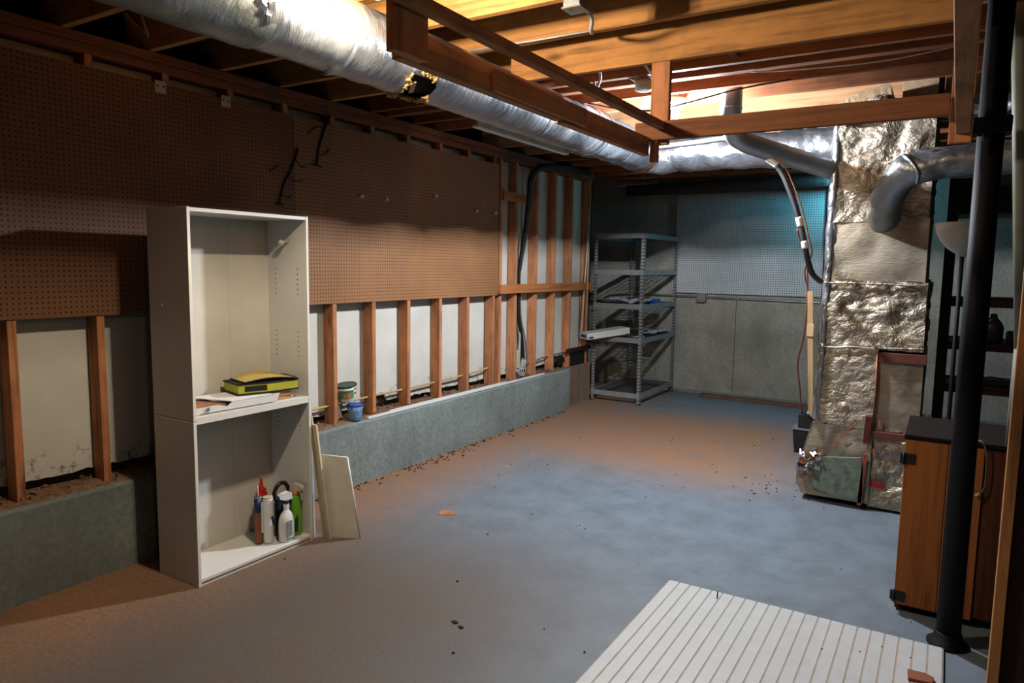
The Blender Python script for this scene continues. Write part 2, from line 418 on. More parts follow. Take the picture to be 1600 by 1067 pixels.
def rot(deg, axis, piv):
    p = Vector(piv); return Matrix.Translation(p) @ Matrix.Rotation(math.radians(deg), 4, axis) @ Matrix.Translation(-p)

def smooth_path(pts, n=6):
    P = [Vector(p) for p in pts]; P = [P[0]] + P + [P[-1]]; out = []
    for i in range(1, len(P) - 2):
        for k in range(n):
            t = k / n
            out.append(0.5 * ((2 * P[i]) + (-P[i - 1] + P[i + 1]) * t + (2 * P[i - 1] - 5 * P[i] + 4 * P[i + 1] - P[i + 2]) * t * t + (-P[i - 1] + 3 * P[i] - 3 * P[i + 1] + P[i + 2]) * t ** 3))
    out.append(P[-2]); return out

# ------------------------------------------------------------------ the room shell
FX0, FX1, FY0, FY1 = -4.0, 2.0, -1.8, 8.36
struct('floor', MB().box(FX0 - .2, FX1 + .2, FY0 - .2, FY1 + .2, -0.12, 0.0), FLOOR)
ceiling = struct('ceiling', MB().box(FX0 - .2, FX1 + .2, FY0 - .2, FY1 + .2, 2.725, 2.75), SUB)
# concrete behind the stud wall, the low concrete ledge before it
wl = MB().box(-4.1, -3.56, FY0, 7.20, 0, 2.52)
wall_left = struct('wall_left', wl, WALLD)
part('recess_face', MB().box(-4.1, -3.98, 7.20, FY1, 0, 2.725), WALLD, wall_left)
lg = MB()
ys = [FY0 + i * 0.12 for i in range(int((6.6 - FY0) / 0.12) + 1)] + [6.6]
vs = []; fs = []
for i, y in enumerate(ys):
    j = 0.004 * noise.noise((0, y * 2.3, 1)); k = 0.004 * noise.noise((3, y * 1.9, 5))
    for x, z in ((-3.342 + j, 0.0), (-3.342 + j, 0.19), (-3.343 + j, 0.412 + k), (-3.356 + j, 0.425 + k), (-3.56, 0.43)): vs.append((x, y, z))
for i in range(len(ys) - 1):
    for q in range(4): fs.append((i * 5 + q, (i + 1) * 5 + q, (i + 1) * 5 + q + 1, i * 5 + q + 1))
fs.append(tuple((len(ys) - 1) * 5 + q for q in range(5)))
lg.add(vs, fs)
part('ledge', lg, LEDGE, wall_left)
part('stained_return', MB().box(-3.56, -3.40, 6.602, 7.20, 0, 0.428), RUSTC, wall_left)
struct('wall_far', MB().box(FX0 - .2, FX1 + .2, FY1, FY1 + .15, 0, 2.725), WALLC)
WALLK = concrete('low_bounce_concrete', (58, 55, 52))  # unseen walls darkened so they bounce little light
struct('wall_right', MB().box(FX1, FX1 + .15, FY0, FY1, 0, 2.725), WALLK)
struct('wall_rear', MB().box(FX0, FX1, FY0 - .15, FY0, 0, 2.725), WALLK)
part('form_seam', MB().box(-2.10, -2.094, FY1 - .003, FY1, 0, 1.19), WALLD, bpy.data.objects['wall_far'])
part('base_line', MB().box(-2.9, 1.9, FY1 - .006, FY1, 0, 0.035), LEDGE, bpy.data.objects['wall_far'])

# clay dirt lying on top of the ledge
db = MB(); vs = []; fs = []; nx = 7; ny = 150
for i in range(ny + 1):
    y = FY0 + 0.1 + (6.55 - FY0 - 0.1) * i / ny
    for j in range(nx + 1):
        x = -3.56 + 0.19 * j / nx
        h = 0.431 + 0.016 * max(0, noise.noise((x * 14, y * 9, 3)) + 0.25) * (1 - j / nx) ** 0.5 if j < nx else 0.424
        vs.append((x + (0.01 * noise.noise((2, y * 8, 0)) if j == nx else 0), y, h))
for i in range(ny):
    for j in range(nx): fs.append((i * (nx + 1) + j, (i + 1) * (nx + 1) + j, (i + 1) * (nx + 1) + j + 1, i * (nx + 1) + j + 1))
db.add(vs, fs, 0, True)
part('ledge_dirt', db, DIRT, wall_left, kind='stuff')

# white panels behind the studs, one per bay, each with a ragged lower edge
edges = [-1.545 + 0.375 * i for i in range(13)]          # right edges of the studs up to y 2.955
edges = [e for e in edges] + [3.332, 3.704, 4.080, 4.467, 4.844, 5.234, 5.340, 5.606, 5.982, 6.352, 6.716, 7.135]
SW = 0.036
def ragged_panel(y0, y1):
    b = MB(); n = max(4, int((y1 - y0) / 0.03)); lo = []
    for i in range(n + 1):
        y = y0 + (y1 - y0) * i / n
        z = 0.485 + 0.03 * noise.noise((1, y * 3.1, 7)) + 0.012 * noise.noise((5, y * 22, 2))
        if 3.74 < y < 3.90: z += 0.07
        lo.append((y, z))
    vs = [(-3.505, y, z) for y, z in lo] + [(-3.505, y, 2.43) for y, z in lo] + [(-3.52, y, z) for y, z in lo] + [(-3.52, y, 2.43) for y, z in lo]
    m = n + 1; fs = []
    for i in range(n):
        fs += [(i, i + 1, m + i + 1, m + i), (2 * m + i, 3 * m + i, 3 * m + i + 1, 2 * m + i + 1), (i, 2 * m + i, 2 * m + i + 1, i + 1), (m + i, m + i + 1, 3 * m + i + 1, 3 * m + i)]
    fs += [(0, m, 3 * m, 2 * m), (n, 2 * m + n, 3 * m + n, m + n)]
    return b.add(vs, fs)
for i in range(len(edges) - 1):
    if edges[i + 1] - edges[i] < 0.15: continue
    part('panel', ragged_panel(edges[i] - SW + .001, edges[i + 1] - SW - .001), WPAN, wall_left)

# studs and plates of the left wall
for i, e in enumerate(edges):
    zb = 0.428
    s = MB().box(-3.500, -3.412, e - SW, e, zb, 2.43, c=0.002)
    part('stud', s, SY, wall_left)
for y0, y1 in ((FY0, 1.1), (1.1, 4.9), (4.9, 7.2)):
    part('top_plate', MB().box(-3.56, -3.412, y0, y1 - .003, 2.43, 2.473, c=0.002), PLY, wall_left)
    part('top_plate', MB().box(-3.56, -3.408, y0, y1 - .003, 2.476, 2.519, c=0.002), PLY, wall_left)
part('ledger_board', MB().box(-3.4115, -3.376, 5.268, 7.16, 1.248, 1.328, c=0.002), wood('ledger_wood', (206, 128, 74), 1), wall_left)
part('blocking', MB().box(-3.412, -3.385, 5.32, 5.70, 2.075, 2.155, c=0.002), wood('ledger_wood', (206, 128, 74), 1), wall_left)
part('end_dark_strip', MB().box(-3.56, -3.44, 7.14, 7.20, 0.43, 2.43), plain('black_shadow_board', (24, 22, 24), 0.8), wall_left)  # black strip standing for the dark edge where the stud wall ends

# ------------------------------------------------------------------ floor joists overhead
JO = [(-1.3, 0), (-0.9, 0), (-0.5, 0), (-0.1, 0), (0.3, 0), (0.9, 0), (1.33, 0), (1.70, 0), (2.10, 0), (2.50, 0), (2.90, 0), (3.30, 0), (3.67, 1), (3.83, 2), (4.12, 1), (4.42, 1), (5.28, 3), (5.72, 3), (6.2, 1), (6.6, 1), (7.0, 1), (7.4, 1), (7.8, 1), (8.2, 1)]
JDK = wood('shaded_joist_wood', (170, 104, 64), 0, grime=0.4)  # darker copy of the joist wood, shade put into the colour
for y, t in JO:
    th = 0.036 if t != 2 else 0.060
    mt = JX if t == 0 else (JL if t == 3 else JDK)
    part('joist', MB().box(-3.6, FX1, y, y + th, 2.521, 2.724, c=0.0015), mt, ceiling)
# short solid blocks between joists
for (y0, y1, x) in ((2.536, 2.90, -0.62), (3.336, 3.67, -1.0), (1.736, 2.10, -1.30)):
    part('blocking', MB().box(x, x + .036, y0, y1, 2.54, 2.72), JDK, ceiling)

# ------------------------------------------------------------------ brown pegboards, hung on the studs
for y0, y1, lb in ((0.735, 2.985, 'brown pegboard, darkened for shade, on the stud wall, behind and left of the white bookcase'),
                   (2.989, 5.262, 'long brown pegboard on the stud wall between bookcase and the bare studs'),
                   (-1.515, 0.731, 'brown pegboard, darkened for shade, on the stud wall nearest the camera end')):
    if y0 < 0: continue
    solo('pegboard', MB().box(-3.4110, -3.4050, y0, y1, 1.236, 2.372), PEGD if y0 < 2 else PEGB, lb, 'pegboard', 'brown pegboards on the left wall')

# ------------------------------------------------------------------ dropped frame for a duct boxing
fr = thing('soffit_frame', (-1.17, 3.06, 1.99), 'rough wooden hanging frame of rails, hangers and crosspiece below the joists', 'frame')  # rails, hangers, crosspiece, brace: earlier coordinates scaled about the camera, written out
CR = wood('crosspiece_wood', (150, 94, 60), 0, grime=0.25)
part('header_beam', MB().box(-1.92, -0.046, 3.062, 3.096, 2.400, 2.580, c=.002), JX, fr, 'deep golden header board lit by the near bulb')
for x in (-1.80, -0.30): part('hanger', MB().box(x, x + .034, 3.097, 3.13, 2.44, 2.60, c=.002).box(x, x + .034, 3.097, 3.31, 2.56, 2.60, c=.002), SY, fr)
part('rail', MB().box(-1.208, -1.174, 1.372, 2.215, 2.000, 2.081, c=.002), JY, fr)
part('rail', MB().box(-1.206, -1.176, 2.220, 3.04, 1.993, 2.073, c=.002), JY, fr)
part('splice_board', MB().box(-1.173, -1.158, 1.765, 2.37, 2.003, 2.066, c=.002), JY, fr)
part('hanger', MB().box(-1.173, -1.142, 1.312, 1.435, 2.000, 2.53, c=.002), SY, fr)
part('hanger', MB().box(-1.175, -1.142, 3.043, 3.073, 1.966, 2.08, c=.002), SY, fr)
part('hanger', MB().box(-1.186, -1.102, 3.063, 3.094, 2.043, 2.399, c=.002), SY, fr, 'upright hanger board from the bright joist to the crosspiece')
part('crosspiece', MB().box(-1.242, -0.043, 3.030, 3.061, 2.059, 2.138, c=.002), CR, fr)
part('rail', MB().box(-0.022, 0.024, 0.9, 3.08, 2.000, 2.079, c=.002, M=rot(-0.35, 'Z', (0, 3.06, 0))), JY, fr)
part('hanger', MB().box(-0.043, 0.030, 3.084, 3.116, 1.969, 2.521, c=.002), SY, fr)
part('hanger', MB().box(-0.026, 0.009, 2.06, 2.14, 2.08, 2.53, c=.002), SY, fr)
part('brace', MB().box(-1.139, -1.106, 0.8, 3.029, 2.102, 2.134, c=.002), JY, fr, 'thin square strut running lengthwise to the crosspiece')
part('brace_block', MB().box(-1.142, -1.104, 0.80, 0.84, 2.134, 2.53), JY, fr)

# ------------------------------------------------------------------ ducts
def duct_mesh(path, r, n=40, amp=0.004, rib=0.0, seed=0, hole=None, mi=0, mfun=None, freq=9.0):
    """wrinkled flexible duct; hole(i_frac, point) -> True drops the face"""
    P = [Vector(p) for p in path]; m = len(P); b = MB()
    t = [(P[min(i + 1, m - 1)] - P[max(i - 1, 0)]).normalized() for i in range(m)]
    a = Vector((0, 0, 1)); u = t[0].cross(a).normalized(); vs = []; s = 0
    for i in range(m):
        if i: s += (P[i] - P[i - 1]).length
        u = (u - t[i] * u.dot(t[i])).normalized(); w_ = t[i].cross(u)
        for k in range(n):
            an = 2 * math.pi * k / n; d = u * math.cos(an) + w_ * math.sin(an)
            q = P[i] + d * r
            dd = amp * noise.noise(Vector((q.x * freq + seed, q.y * freq, q.z * freq))) + 0.5 * amp * noise.noise(Vector((s * 60, an * 1.3, seed)))
            dd += rib * math.sin(s * 2 * math.pi / 0.045)
            vs.append(q + d * dd)
    b.v = [tuple(v) for v in vs]
    for i in range(m - 1):
        for k in range(n):
            f = (i * n + k, i * n + (k + 1) % n, (i + 1) * n + (k + 1) % n, (i + 1) * n + k)
            c = sum((vs[j] for j in f), Vector()) / 4
            if hole and hole(c): continue
            b.f.append(f); b.m.append(mfun(c) if mfun else mi); b.sm.append(True)
    return b
def seg(a, b, step=0.02):
    a = Vector(a); b = Vector(b); n = max(2, int((b - a).length / step)); return [a + (b - a) * i / n for i in range(n + 1)]

DX, DZ, DR = -2.08, 2.375, 0.144
TC = Vector((-2.05, 2.44, 2.30))
def tear(c):
    dy = (c.y - 2.46); an = math.atan2(c.z - DZ, c.x - DX)     # 0 = facing the room, -pi/2 = underside
    d = math.degrees(an)
    jag = 0.02 * noise.noise((c.x * 40, c.y * 40, c.z * 40))
    top = abs(dy - 0.015) < 0.045 + jag - 0.0012 * max(0, d + 2) and -24 < d < 12
    low = abs(dy + 0.0 + (d + 60) * 0.0005) < 0.085 + jag and -112 < d < -34
    return top or low
md = thing('flexible_duct', (DX, 3.0, DZ), 'long foil-wrapped round duct running under the joists with a torn hole', 'duct')
elbow = [Vector((DX + 0.16 - 0.16 * math.cos(a), 5.22 + 0.16 * math.sin(a) + 0.0, DZ - 0.03 * (a / (math.pi / 2)))) for a in [math.pi / 2 * i / 9 for i in range(1, 10)]]
part('duct_sleeve', duct_mesh(seg((DX, 1.62, DZ), (DX, 4.03, DZ), 0.012), DR, 60, 0.005, 0.0008, 1, tear), FDUCT, md, 'bright ribbed foil sleeve')
part('duct_sleeve', duct_mesh(seg((DX, -1.5, DZ), (DX, 1.66, DZ), 0.03), DR + 0.006, 44, 0.007, 0, 4), FDUST, md, 'dull dusty foil sleeve')
part('duct_sleeve', duct_mesh(seg((DX, 4.02, DZ), (DX, 5.22, DZ), 0.02), DR - 0.002, 48, 0.012, 0, 8) , FCROSS, md)
part('inner_liner', MB().tube(seg((DX, 2.0, DZ), (DX, 2.9, DZ), 0.1), 0.112, 24), HOLLOW, md, 'dark inner duct showing through the torn hole')
cr_ = [elbow[0] - Vector((0, 0.02, 0))] + elbow + seg((DX + 0.17, 5.38, 2.372), (-0.66, 5.44, 2.355), 0.02)
part('cross_duct', duct_mesh(cr_, 0.130, 48, 0.016, 0, 12, freq=7), FCROSS, md, 'crumpled bright foil branch turning to the upright duct')
# strap, wire wrap, copper tape, label stubs, torn edge
def ring(y, r, wdt, x=DX, z=DZ, n=44, a0=0, a1=360):
    b = MB(); vs = []; K = n
    for k in range(K + 1):
        a = math.radians(a0 + (a1 - a0) * k / K); j = 0.003 * noise.noise((y, a * 3, 1))
        vs += [(x + (r + j) * math.cos(a), y + j, z + (r + j) * math.sin(a)), (x + (r + j) * math.cos(a), y + wdt + j, z + (r + j) * math.sin(a))]
    return b.add(vs, [(2 * k, 2 * k + 1, 2 * k + 3, 2 * k + 2) for k in range(K)], 0, True)
part('strap', ring(3.55, DR + 0.007, 0.016), GALV, md)
for k in range(7):
    part('wire_wrap', MB().tube([(DX + (DR + .010) * math.cos(a), 4.15 + k * 0.035 + 0.05 * math.sin(a + k), DZ + (DR + .010) * math.sin(a)) for a in [math.pi * 2 * j / 26 for j in range(27)]], 0.0028, 5), STEEL, md)
part('copper_tape', ring(5.13, DR + 0.006, 0.07, a0=-150, a1=30), COPPER, md)
tb = MB(); random.seed(3)
def fluff(d, y, lift=0.0):
    a = math.radians(d); c0 = Vector((DX + (DR - .003 + lift) * math.cos(a), y, DZ + (DR - .003 + lift) * math.sin(a))); r_ = random.uniform(.005, .011)
    k0 = len(tb.v); tb.sphere(c0, r_, 0, 7, 5)
    for q in range(k0, len(tb.v)):
        v = Vector(tb.v[q]); tb.v[q] = tuple(v + (v - c0) * 1.6 * noise.noise(v * 130))
for d in range(-112, -34, 3):
    for sgn in (-1, 1):
        if sgn == 1 and d > -75: continue
        fluff(d, 2.46 - (d + 60) * .0005 + sgn * 0.088 + random.uniform(-.008, .008))
for k in range(26): fluff(-112 + random.uniform(-5, 5), 2.39 + 0.0065 * k, random.uniform(0, .01))
for k in range(16): fluff(-28 + random.uniform(-6, 4), 2.42 + 0.006 * k)
part('torn_edge', tb, YFLUFF, md, 'yellow fibre fluff around the tear', kind='stuff')
def label_on(y, d, wy, wd, mi):
    a = math.radians(d); b = MB(); R_ = DR - 0.004
    b.box(-.003, .003, -wy / 2, wy / 2, -wd / 2, wd / 2, 0, M=Matrix.Translation((DX + R_ * math.cos(a), y, DZ + R_ * math.sin(a))) @ Matrix.Rotation(-a, 4, 'Y') @ Matrix.Rotation(math.radians(35), 4, 'X'))
    return b
part('duct_tag', label_on(2.42, -62, .022, .07, 0), plain('tan_tag', (196, 150, 110), .6), md)
part('duct_tag', label_on(2.56, -88, .03, .075, 0), plain('tan_tag', (196, 150, 110), .6), md)
tp = MB()
for k in range(3):
    tp.box(-.002, .002, -.012, .012, -.035, .035, 0, M=Matrix.Translation((DX + (DR + .012) * math.cos(math.radians(-8 - k * 9)), 1.60 + .012 * k, DZ + (DR + .012) * math.sin(math.radians(-8 - k * 9)))) @ Matrix.Rotation(math.radians(12 + 10 * k), 4, 'Y') @ Matrix.Rotation(math.radians(25 * (k - 1)), 4, 'X'))
part('loose_tape', tp, FCROSS, md)
for y in (2.0, 4.7):
    part('hanging_strap', MB().box(DX - DR - .016, DX - DR - .012, y, y + .02, 2.40, 2.54), GALV, md)
    part('hanging_strap', ring(y, DR + 0.012, 0.02, a0=-180, a1=0), GALV, md)
part('pale_channel', MB().box(-2.205, -2.165, 3.14, 4.18, 2.222, 2.236, c=.002).box(-2.171, -2.165, 3.14, 4.18, 2.236, 2.256), plain('grey_white_channel', (232, 232, 226), .6), md, 'long pale channel strip under the duct')

sp = thing('round_vent_pipe', (-1.16, 4.28, 2.2), 'galvanised round pipe dropping between joists and slanting to the upright duct', 'duct')
part('pipe_riser', MB().tube([(-1.16, 4.28, 2.38), (-1.16, 4.28, 2.72)], 0.062, 22), GALV, sp)
part('pipe_collar', MB().tube([(-1.16, 4.28, 2.425), (-1.16, 4.28, 2.435)], 0.065, 22), STEEL, sp)
part('slanting_pipe', MB().tube(smooth_path([(-1.16, 4.28, 2.42), (-1.158, 4.282, 2.36), (-1.13, 4.315, 2.278), (-1.02, 4.45, 2.225), (-0.66, 4.95, 2.125)], 5), 0.060, 22), GALV, sp)

pipe2 = MB().tube(seg((-3.4, 8.13, 2.42), (-1.0, 8.13, 2.44), .2), 0.068, 18)
ipt = thing('insulated_pipe', (-2.2, 8.13, 2.43), 'dark grey lagged pipe along the top of the far wall', 'pipe')
part('pipe_run', pipe2, CEILJ, ipt)
for x_ in (-3.05, -1.6): part('pipe_bracket', MB().box(x_, x_ + .02, 8.12, 8.14, 2.48, 2.53), STEEL, ipt)

# ------------------------------------------------------------------ upright foil-covered duct
pl = thing('foil_plenum', (-0.4, 5.2, 0), 'tall square upright air duct wrapped in crumpled foil, ragged at its foot', 'duct')
def crumple_box(x0, x1, y0, y1, z0, z1, amp, seed, fx=6, res=0.035, flare=None, openb=False):
    b = MB()
    def face(o, du, dv, nu, nv):
        base = len(b.v); nrm = Vector(du).cross(Vector(dv)).normalized()
        for i in range(nu + 1):
            for j in range(nv + 1):
                p = Vector(o) + Vector(du) * i / nu + Vector(dv) * j / nv
                e = min(1, 4 * min(i / nu, 1 - i / nu) + .25) * min(1, 6 * min(j / nv, 1 - j / nv) + .3)
                q = p.copy()
                if flare: q = flare(q)
                h = abs(noise.noise(Vector((p.x * fx + seed, p.y * fx, p.z * fx)))) * 1.3 + 0.5 * abs(noise.noise(Vector((p.x * fx * 2.7, p.y * fx * 2.7 + seed, p.z * fx * 2.7)))) + .2 * noise.noise(Vector((p.x * 40, p.y * 40 + seed, p.z * 40)))
                b.v.append(tuple(q + nrm * (h - .45) * amp * (0.35 + 0.65 * e)))
        for i in range(nu):
            for j in range(nv):
                b.f.append((base + i * (nv + 1) + j, base + (i + 1) * (nv + 1) + j, base + (i + 1) * (nv + 1) + j + 1, base + i * (nv + 1) + j + 1)); b.m.append(0); b.sm.append(True)
    X, Y, Z = x1 - x0, y1 - y0, z1 - z0; n = lambda L: max(2, int(L / res))
    face((x0, y0, z0), (X, 0, 0), (0, 0, Z), n(X), n(Z))
    face((x0, y1, z0), (0, -Y, 0), (0, 0, Z), n(Y), n(Z))
    face((x1, y0, z0), (0, Y, 0), (0, 0, Z), n(Y), n(Z))
    face((x1, y1, z0), (-X, 0, 0), (0, 0, Z), n(X), n(Z))
    face((x0, y0, z1), (X, 0, 0), (0, Y, 0), n(X), n(Y))
    return b
part('foil_section', crumple_box(-0.675, -0.13, 4.87, 5.60, 1.80, 2.43, 0.040, 1, 5, .02), FPLEN, pl, 'crumpled foil top section')
part('foil_section', crumple_box(-0.678, -0.125, 4.875, 5.60, 1.425, 1.815, 0.012, 21, 4, .025), FFLAT, pl, 'smoother foil band')
part('foil_section', crumple_box(-0.682, -0.108, 4.865, 5.60, 1.02, 1.435, 0.034, 31, 6, .02), FPLEN, pl)
part('foil_section', crumple_box(-0.690, -0.345, 4.86, 5.60, 0.50, 1.03, 0.026, 41, 5, .02), FPLEN, pl)
part('foil_section', crumple_box(-0.352, -0.100, 4.885, 5.60, 0.50, 1.00, 0.012, 51, 5, .02), FFLAT, pl)
def flare(q):
    k = max(0, min(1, (0.56 - q.z) / 0.36)); q = q.copy()
    if q.x < -0.5: q.x -= 0.085 * k
    if q.z < 0.12: q.x += 0.05 * (0.12 - q.z) / 0.12 * (1 if q.x < -.5 else 0)
    return q
part('foil_section', crumple_box(-0.690, -0.345, 4.855, 5.60, 0.04, 0.52, 0.020, 61, 6, .02, flare), FFLAT, pl, 'flared foil foot')
part('foil_section', crumple_box(-0.350, -0.06, 4.875, 5.60, 0.02, 0.52, 0.026, 71, 6, .02), FPLEN, pl)
for z, x0, x1, a in ((1.425, -.68, -.115, .4), (1.015, -.69, -.105, -1.2)):
    b = MB(); n = 40; vs = []
    for i in range(n + 1):
        x = x0 + (x1 - x0) * i / n; zz = z + 0.006 * noise.noise((x * 9, z, 2)) - a * .02 * i / n
        vs += [(x, 4.852, zz - .006), (x, 4.842 + .004 * noise.noise((x * 30, 0, 0)), zz), (x, 4.852, zz + .006)]
    b.add(vs, [f for i in range(n) for f in ((3 * i, 3 * i + 3, 3 * i + 4, 3 * i + 1), (3 * i + 1, 3 * i + 4, 3 * i + 5, 3 * i + 2))], 0, True)
    part('foil_seam', b, FPLEN, pl)
part('corner_tape', MB().tube([(-.349, 4.856, .50), (-.345, 4.856, .75), (-.350, 4.86, 1.0)], .006, 6), COPW, pl)
part('wooden_cleat', MB().box(-0.335, -0.085, 4.845, 4.866, 0.945, 1.005, c=.003), plain('red_brown_board', (104, 52, 36), .7), pl)
part('wooden_cleat', MB().box(-0.345, -0.06, 4.840, 4.866, 0.468, 0.512, c=.003), plain('red_brown_board', (104, 52, 36), .7), pl)
part('red_strip', MB().box(-0.392, -0.356, 4.832, 4.850, 0.43, 0.60, M=rot(2, 'Y', (-.37, 4.8, .5))), plain('oxblood_tape', (92, 30, 30), .6, var=.3), pl)
part('red_strip', MB().box(-0.395, -0.372, 4.828, 4.846, 0.03, 0.36, M=rot(3, 'Y', (-.37, 4.8, .2))), plain('rust_red_tape', (160, 76, 50), .6, var=.2), pl)
part('red_strip', MB().box(-0.345, -0.262, 4.846, 4.852, 0.155, 0.195), DRED, pl)
for (x, z, a, l) in ((-.545, .40, 35, .05), (-.51, .47, 40, .05), (-.47, .52, 48, .05), (-.31, .56, -8, .05), (-.33, .38, -12, .04)):
    part('printed_mark', MB().box(-.006, .006, 0, .002, -l / 2, l / 2, M=Matrix.Translation((x, 4.838, z)) @ Matrix.Rotation(math.radians(a), 4, 'Y')), plain('faded_red_print', (186, 96, 70), .6), pl)
ib = MB().prism([(-.665, .30), (-.40, .335), (-.385, .30), (-.375, .045), (-.50, .060), (-.68, .10), (-.70, .2)], 1, 4.828, 4.85)
part('insulation_board', ib, INSUL, pl, 'bare grey-green insulation where foil is torn away')
cl = MB(); random.seed(11)
for k in range(80):
    a = random.uniform(0, 6.28); rr = random.uniform(0, .085)
    x = -.695 + rr * math.cos(a) * .9; z = .245 + rr * math.sin(a) * 1.25; s_ = random.uniform(.010, .022)
    M = Matrix.Translation((x, 4.835 + random.uniform(-.014, .02), z)) @ Matrix.Rotation(random.uniform(0, 6), 4, Vector((random.random(), random.random(), random.random())))
    cl.box(-s_, s_, -s_ * .25, s_ * .25, -s_ * .8, s_ * .8, random.choice((0, 0, 1)), M=M)
part('crumpled_clump', cl, [FCROSS, COPPER], pl, 'torn ball of crumpled foil at the foot')
# top duct turning to the right, above the crosspiece
dc = MB(); pr = [(-.695, 2.40), (-.695, 2.47), (-.66, 2.515), (-.58, 2.545), (-.48, 2.575), (-.40, 2.600), (-.375, 2.590), (-.35, 2.40)]
dc.prism(pr, 1, 4.80, 5.22)
part('dome_cap', dc, FBROWN, pl, 'brown foil-faced slanting top cover')
part('foil_tuft', crumple_box(-.60, -.33, 4.79, 4.86, 2.42, 2.53, .05, 83, 9, .012, lambda q: Vector((q.x, q.y, q.z - .25 * abs(q.x + .42)))), FPLEN, pl)
part('top_branch', duct_mesh(seg((-.34, 5.0, 2.47), (1.2, 5.03, 2.45), .012), 0.062, 30, .022, 0, 91, freq=14), FCROSS, pl)
part('top_board', MB().box(-.33, -.135, 5.10, 5.12, 2.42, 2.68, c=.002), FBROWN, pl)
part('top_board', MB().box(-.105, 1.2, 5.10, 5.12, 2.42, 2.67, c=.002), FBROWN, pl)
part('dark_gap_strip', MB().box(-.135, -.107, 4.92, 5.10, 2.40, 2.66), BLKP, pl)  # black strip stands for the dark gap between the top boards
part('edge_wrap', duct_mesh(seg((-.656, 4.893, 2.42), (-.670, 4.886, .54), .03), .030, 24, .008, 0, 95), FCROSS, pl, 'smooth foil round the corner, bright for its highlight')  # rounded strip added to carry the corner's bright highlight
# elbow branch on the front face
ep = smooth_path([(-.37, 4.94, 1.80), (-.365, 4.80, 1.86), (-.33, 4.62, 1.94), (-.26, 4.52, 2.035), (-.15, 4.50, 2.075), (0.1, 4.50, 2.09), (.7, 4.52, 2.10), (1.3, 4.55, 2.10)], 8)
part('elbow_branch', duct_mesh(ep, 0.088, 40, .012, 0, 101), FDUCT, pl, 'round foil elbow leaving the front face')
part('elbow_crease', MB().tube(smooth_path([(-.262, 4.45, 2.13), (-.22, 4.412, 2.085), (-.185, 4.405, 2.02), (-.19, 4.44, 1.975)], 4), .011, 6), FCROSS, pl)
el = MB(); random.seed(5)
for k in range(40):
    x = -.18 + k * .0165; M = Matrix.Translation((x, 4.437 + random.uniform(-.003, .003), 2.148 + random.uniform(-.005, .005) + .012 * k / 40)) @ Matrix.Rotation(random.uniform(-.8, .8), 4, 'X')
    el.box(-.009, .009, -.006, .006, -.002, .002, 0, M=M)
part('folded_seam', el, FCROSS, pl)

# ------------------------------------------------------------------ white bookcase
bc = thing('bookcase', (-3.0, 2.24, 0), 'tall white two-tier bookcase standing before the brown pegboard', 'bookcase')
BX0, BX1, BY0, BY1 = -3.150, -2.845, 1.897, 2.585; t_ = .016
def side(y0, y1, z0, z1): return MB().box(BX0, BX1, y0, y1, z0, z1, c=.0012)
part('side_panel', side(BY0, BY0 + t_, 0, .776), LAM, bc); part('side_panel', side(BY1 - t_, BY1, 0, .776), LAM, bc)
part('side_panel', side(BY0 + .001, BY0 + t_, .779, 1.735), LAM, bc); part('side_panel', side(BY1 - t_, BY1 - .001, .779, 1.735), LAM, bc)
part('top_panel', MB().box(BX0, BX1 - .001, BY0 + t_, BY1 - t_, 1.716, 1.733, c=.001), LAM, bc)
part('shelf', MB().box(BX0 + .006, BX1 - .001, BY0 + t_, BY1 - t_, .762, .796, c=.001), LAM, bc)
part('bottom_panel', MB().box(BX0 + .006, BX1 - .001, BY0 + t_, BY1 - t_, .020, .036, c=.001), LAM, bc)
part('kick_board', MB().box(BX1 - .022, BX1 - .008, BY0 + t_, BY1 - t_, 0, .020), LAM, bc)
for z0, z1 in ((.036, .762), (.796, 1.716)):
    part('back_panel', MB().box(BX0 + .001, BX0 + .006, BY0 + t_, 2.318, z0, z1), LAMD, bc)
    part('back_panel', MB().box(BX0 + .001, BX0 + .007, 2.3185, BY1 - t_, z0, z1), LAMD, bc)
pk = MB()
for x in (-3.085, -2.915):
    for i in range(6):
        for z00 in (1.33, 1.0, .60): pk.box(x - .003, x + .003, BY1 - t_ - .0008, BY1 - t_ + .001, z00 + i * .026, z00 + .006 + i * .026)
part('peg_hole', pk, INK, bc, kind='stuff')
kb = MB().tube([(-2.985, 2.568, 1.607), (-2.985, 2.545, 1.604), (-2.987, 2.534, 1.602)], [.008, .008, .015], 12).sphere((-2.988, 2.528, 1.60), .017, 0, 14, 8)
part('knob', kb, IVORY, bc, 'white round knob inside the right side')
part('chip', MB().box(-3.06, -3.05, BY0 - .001, BY0 + .001, 1.295, 1.303), WHITE, bc)

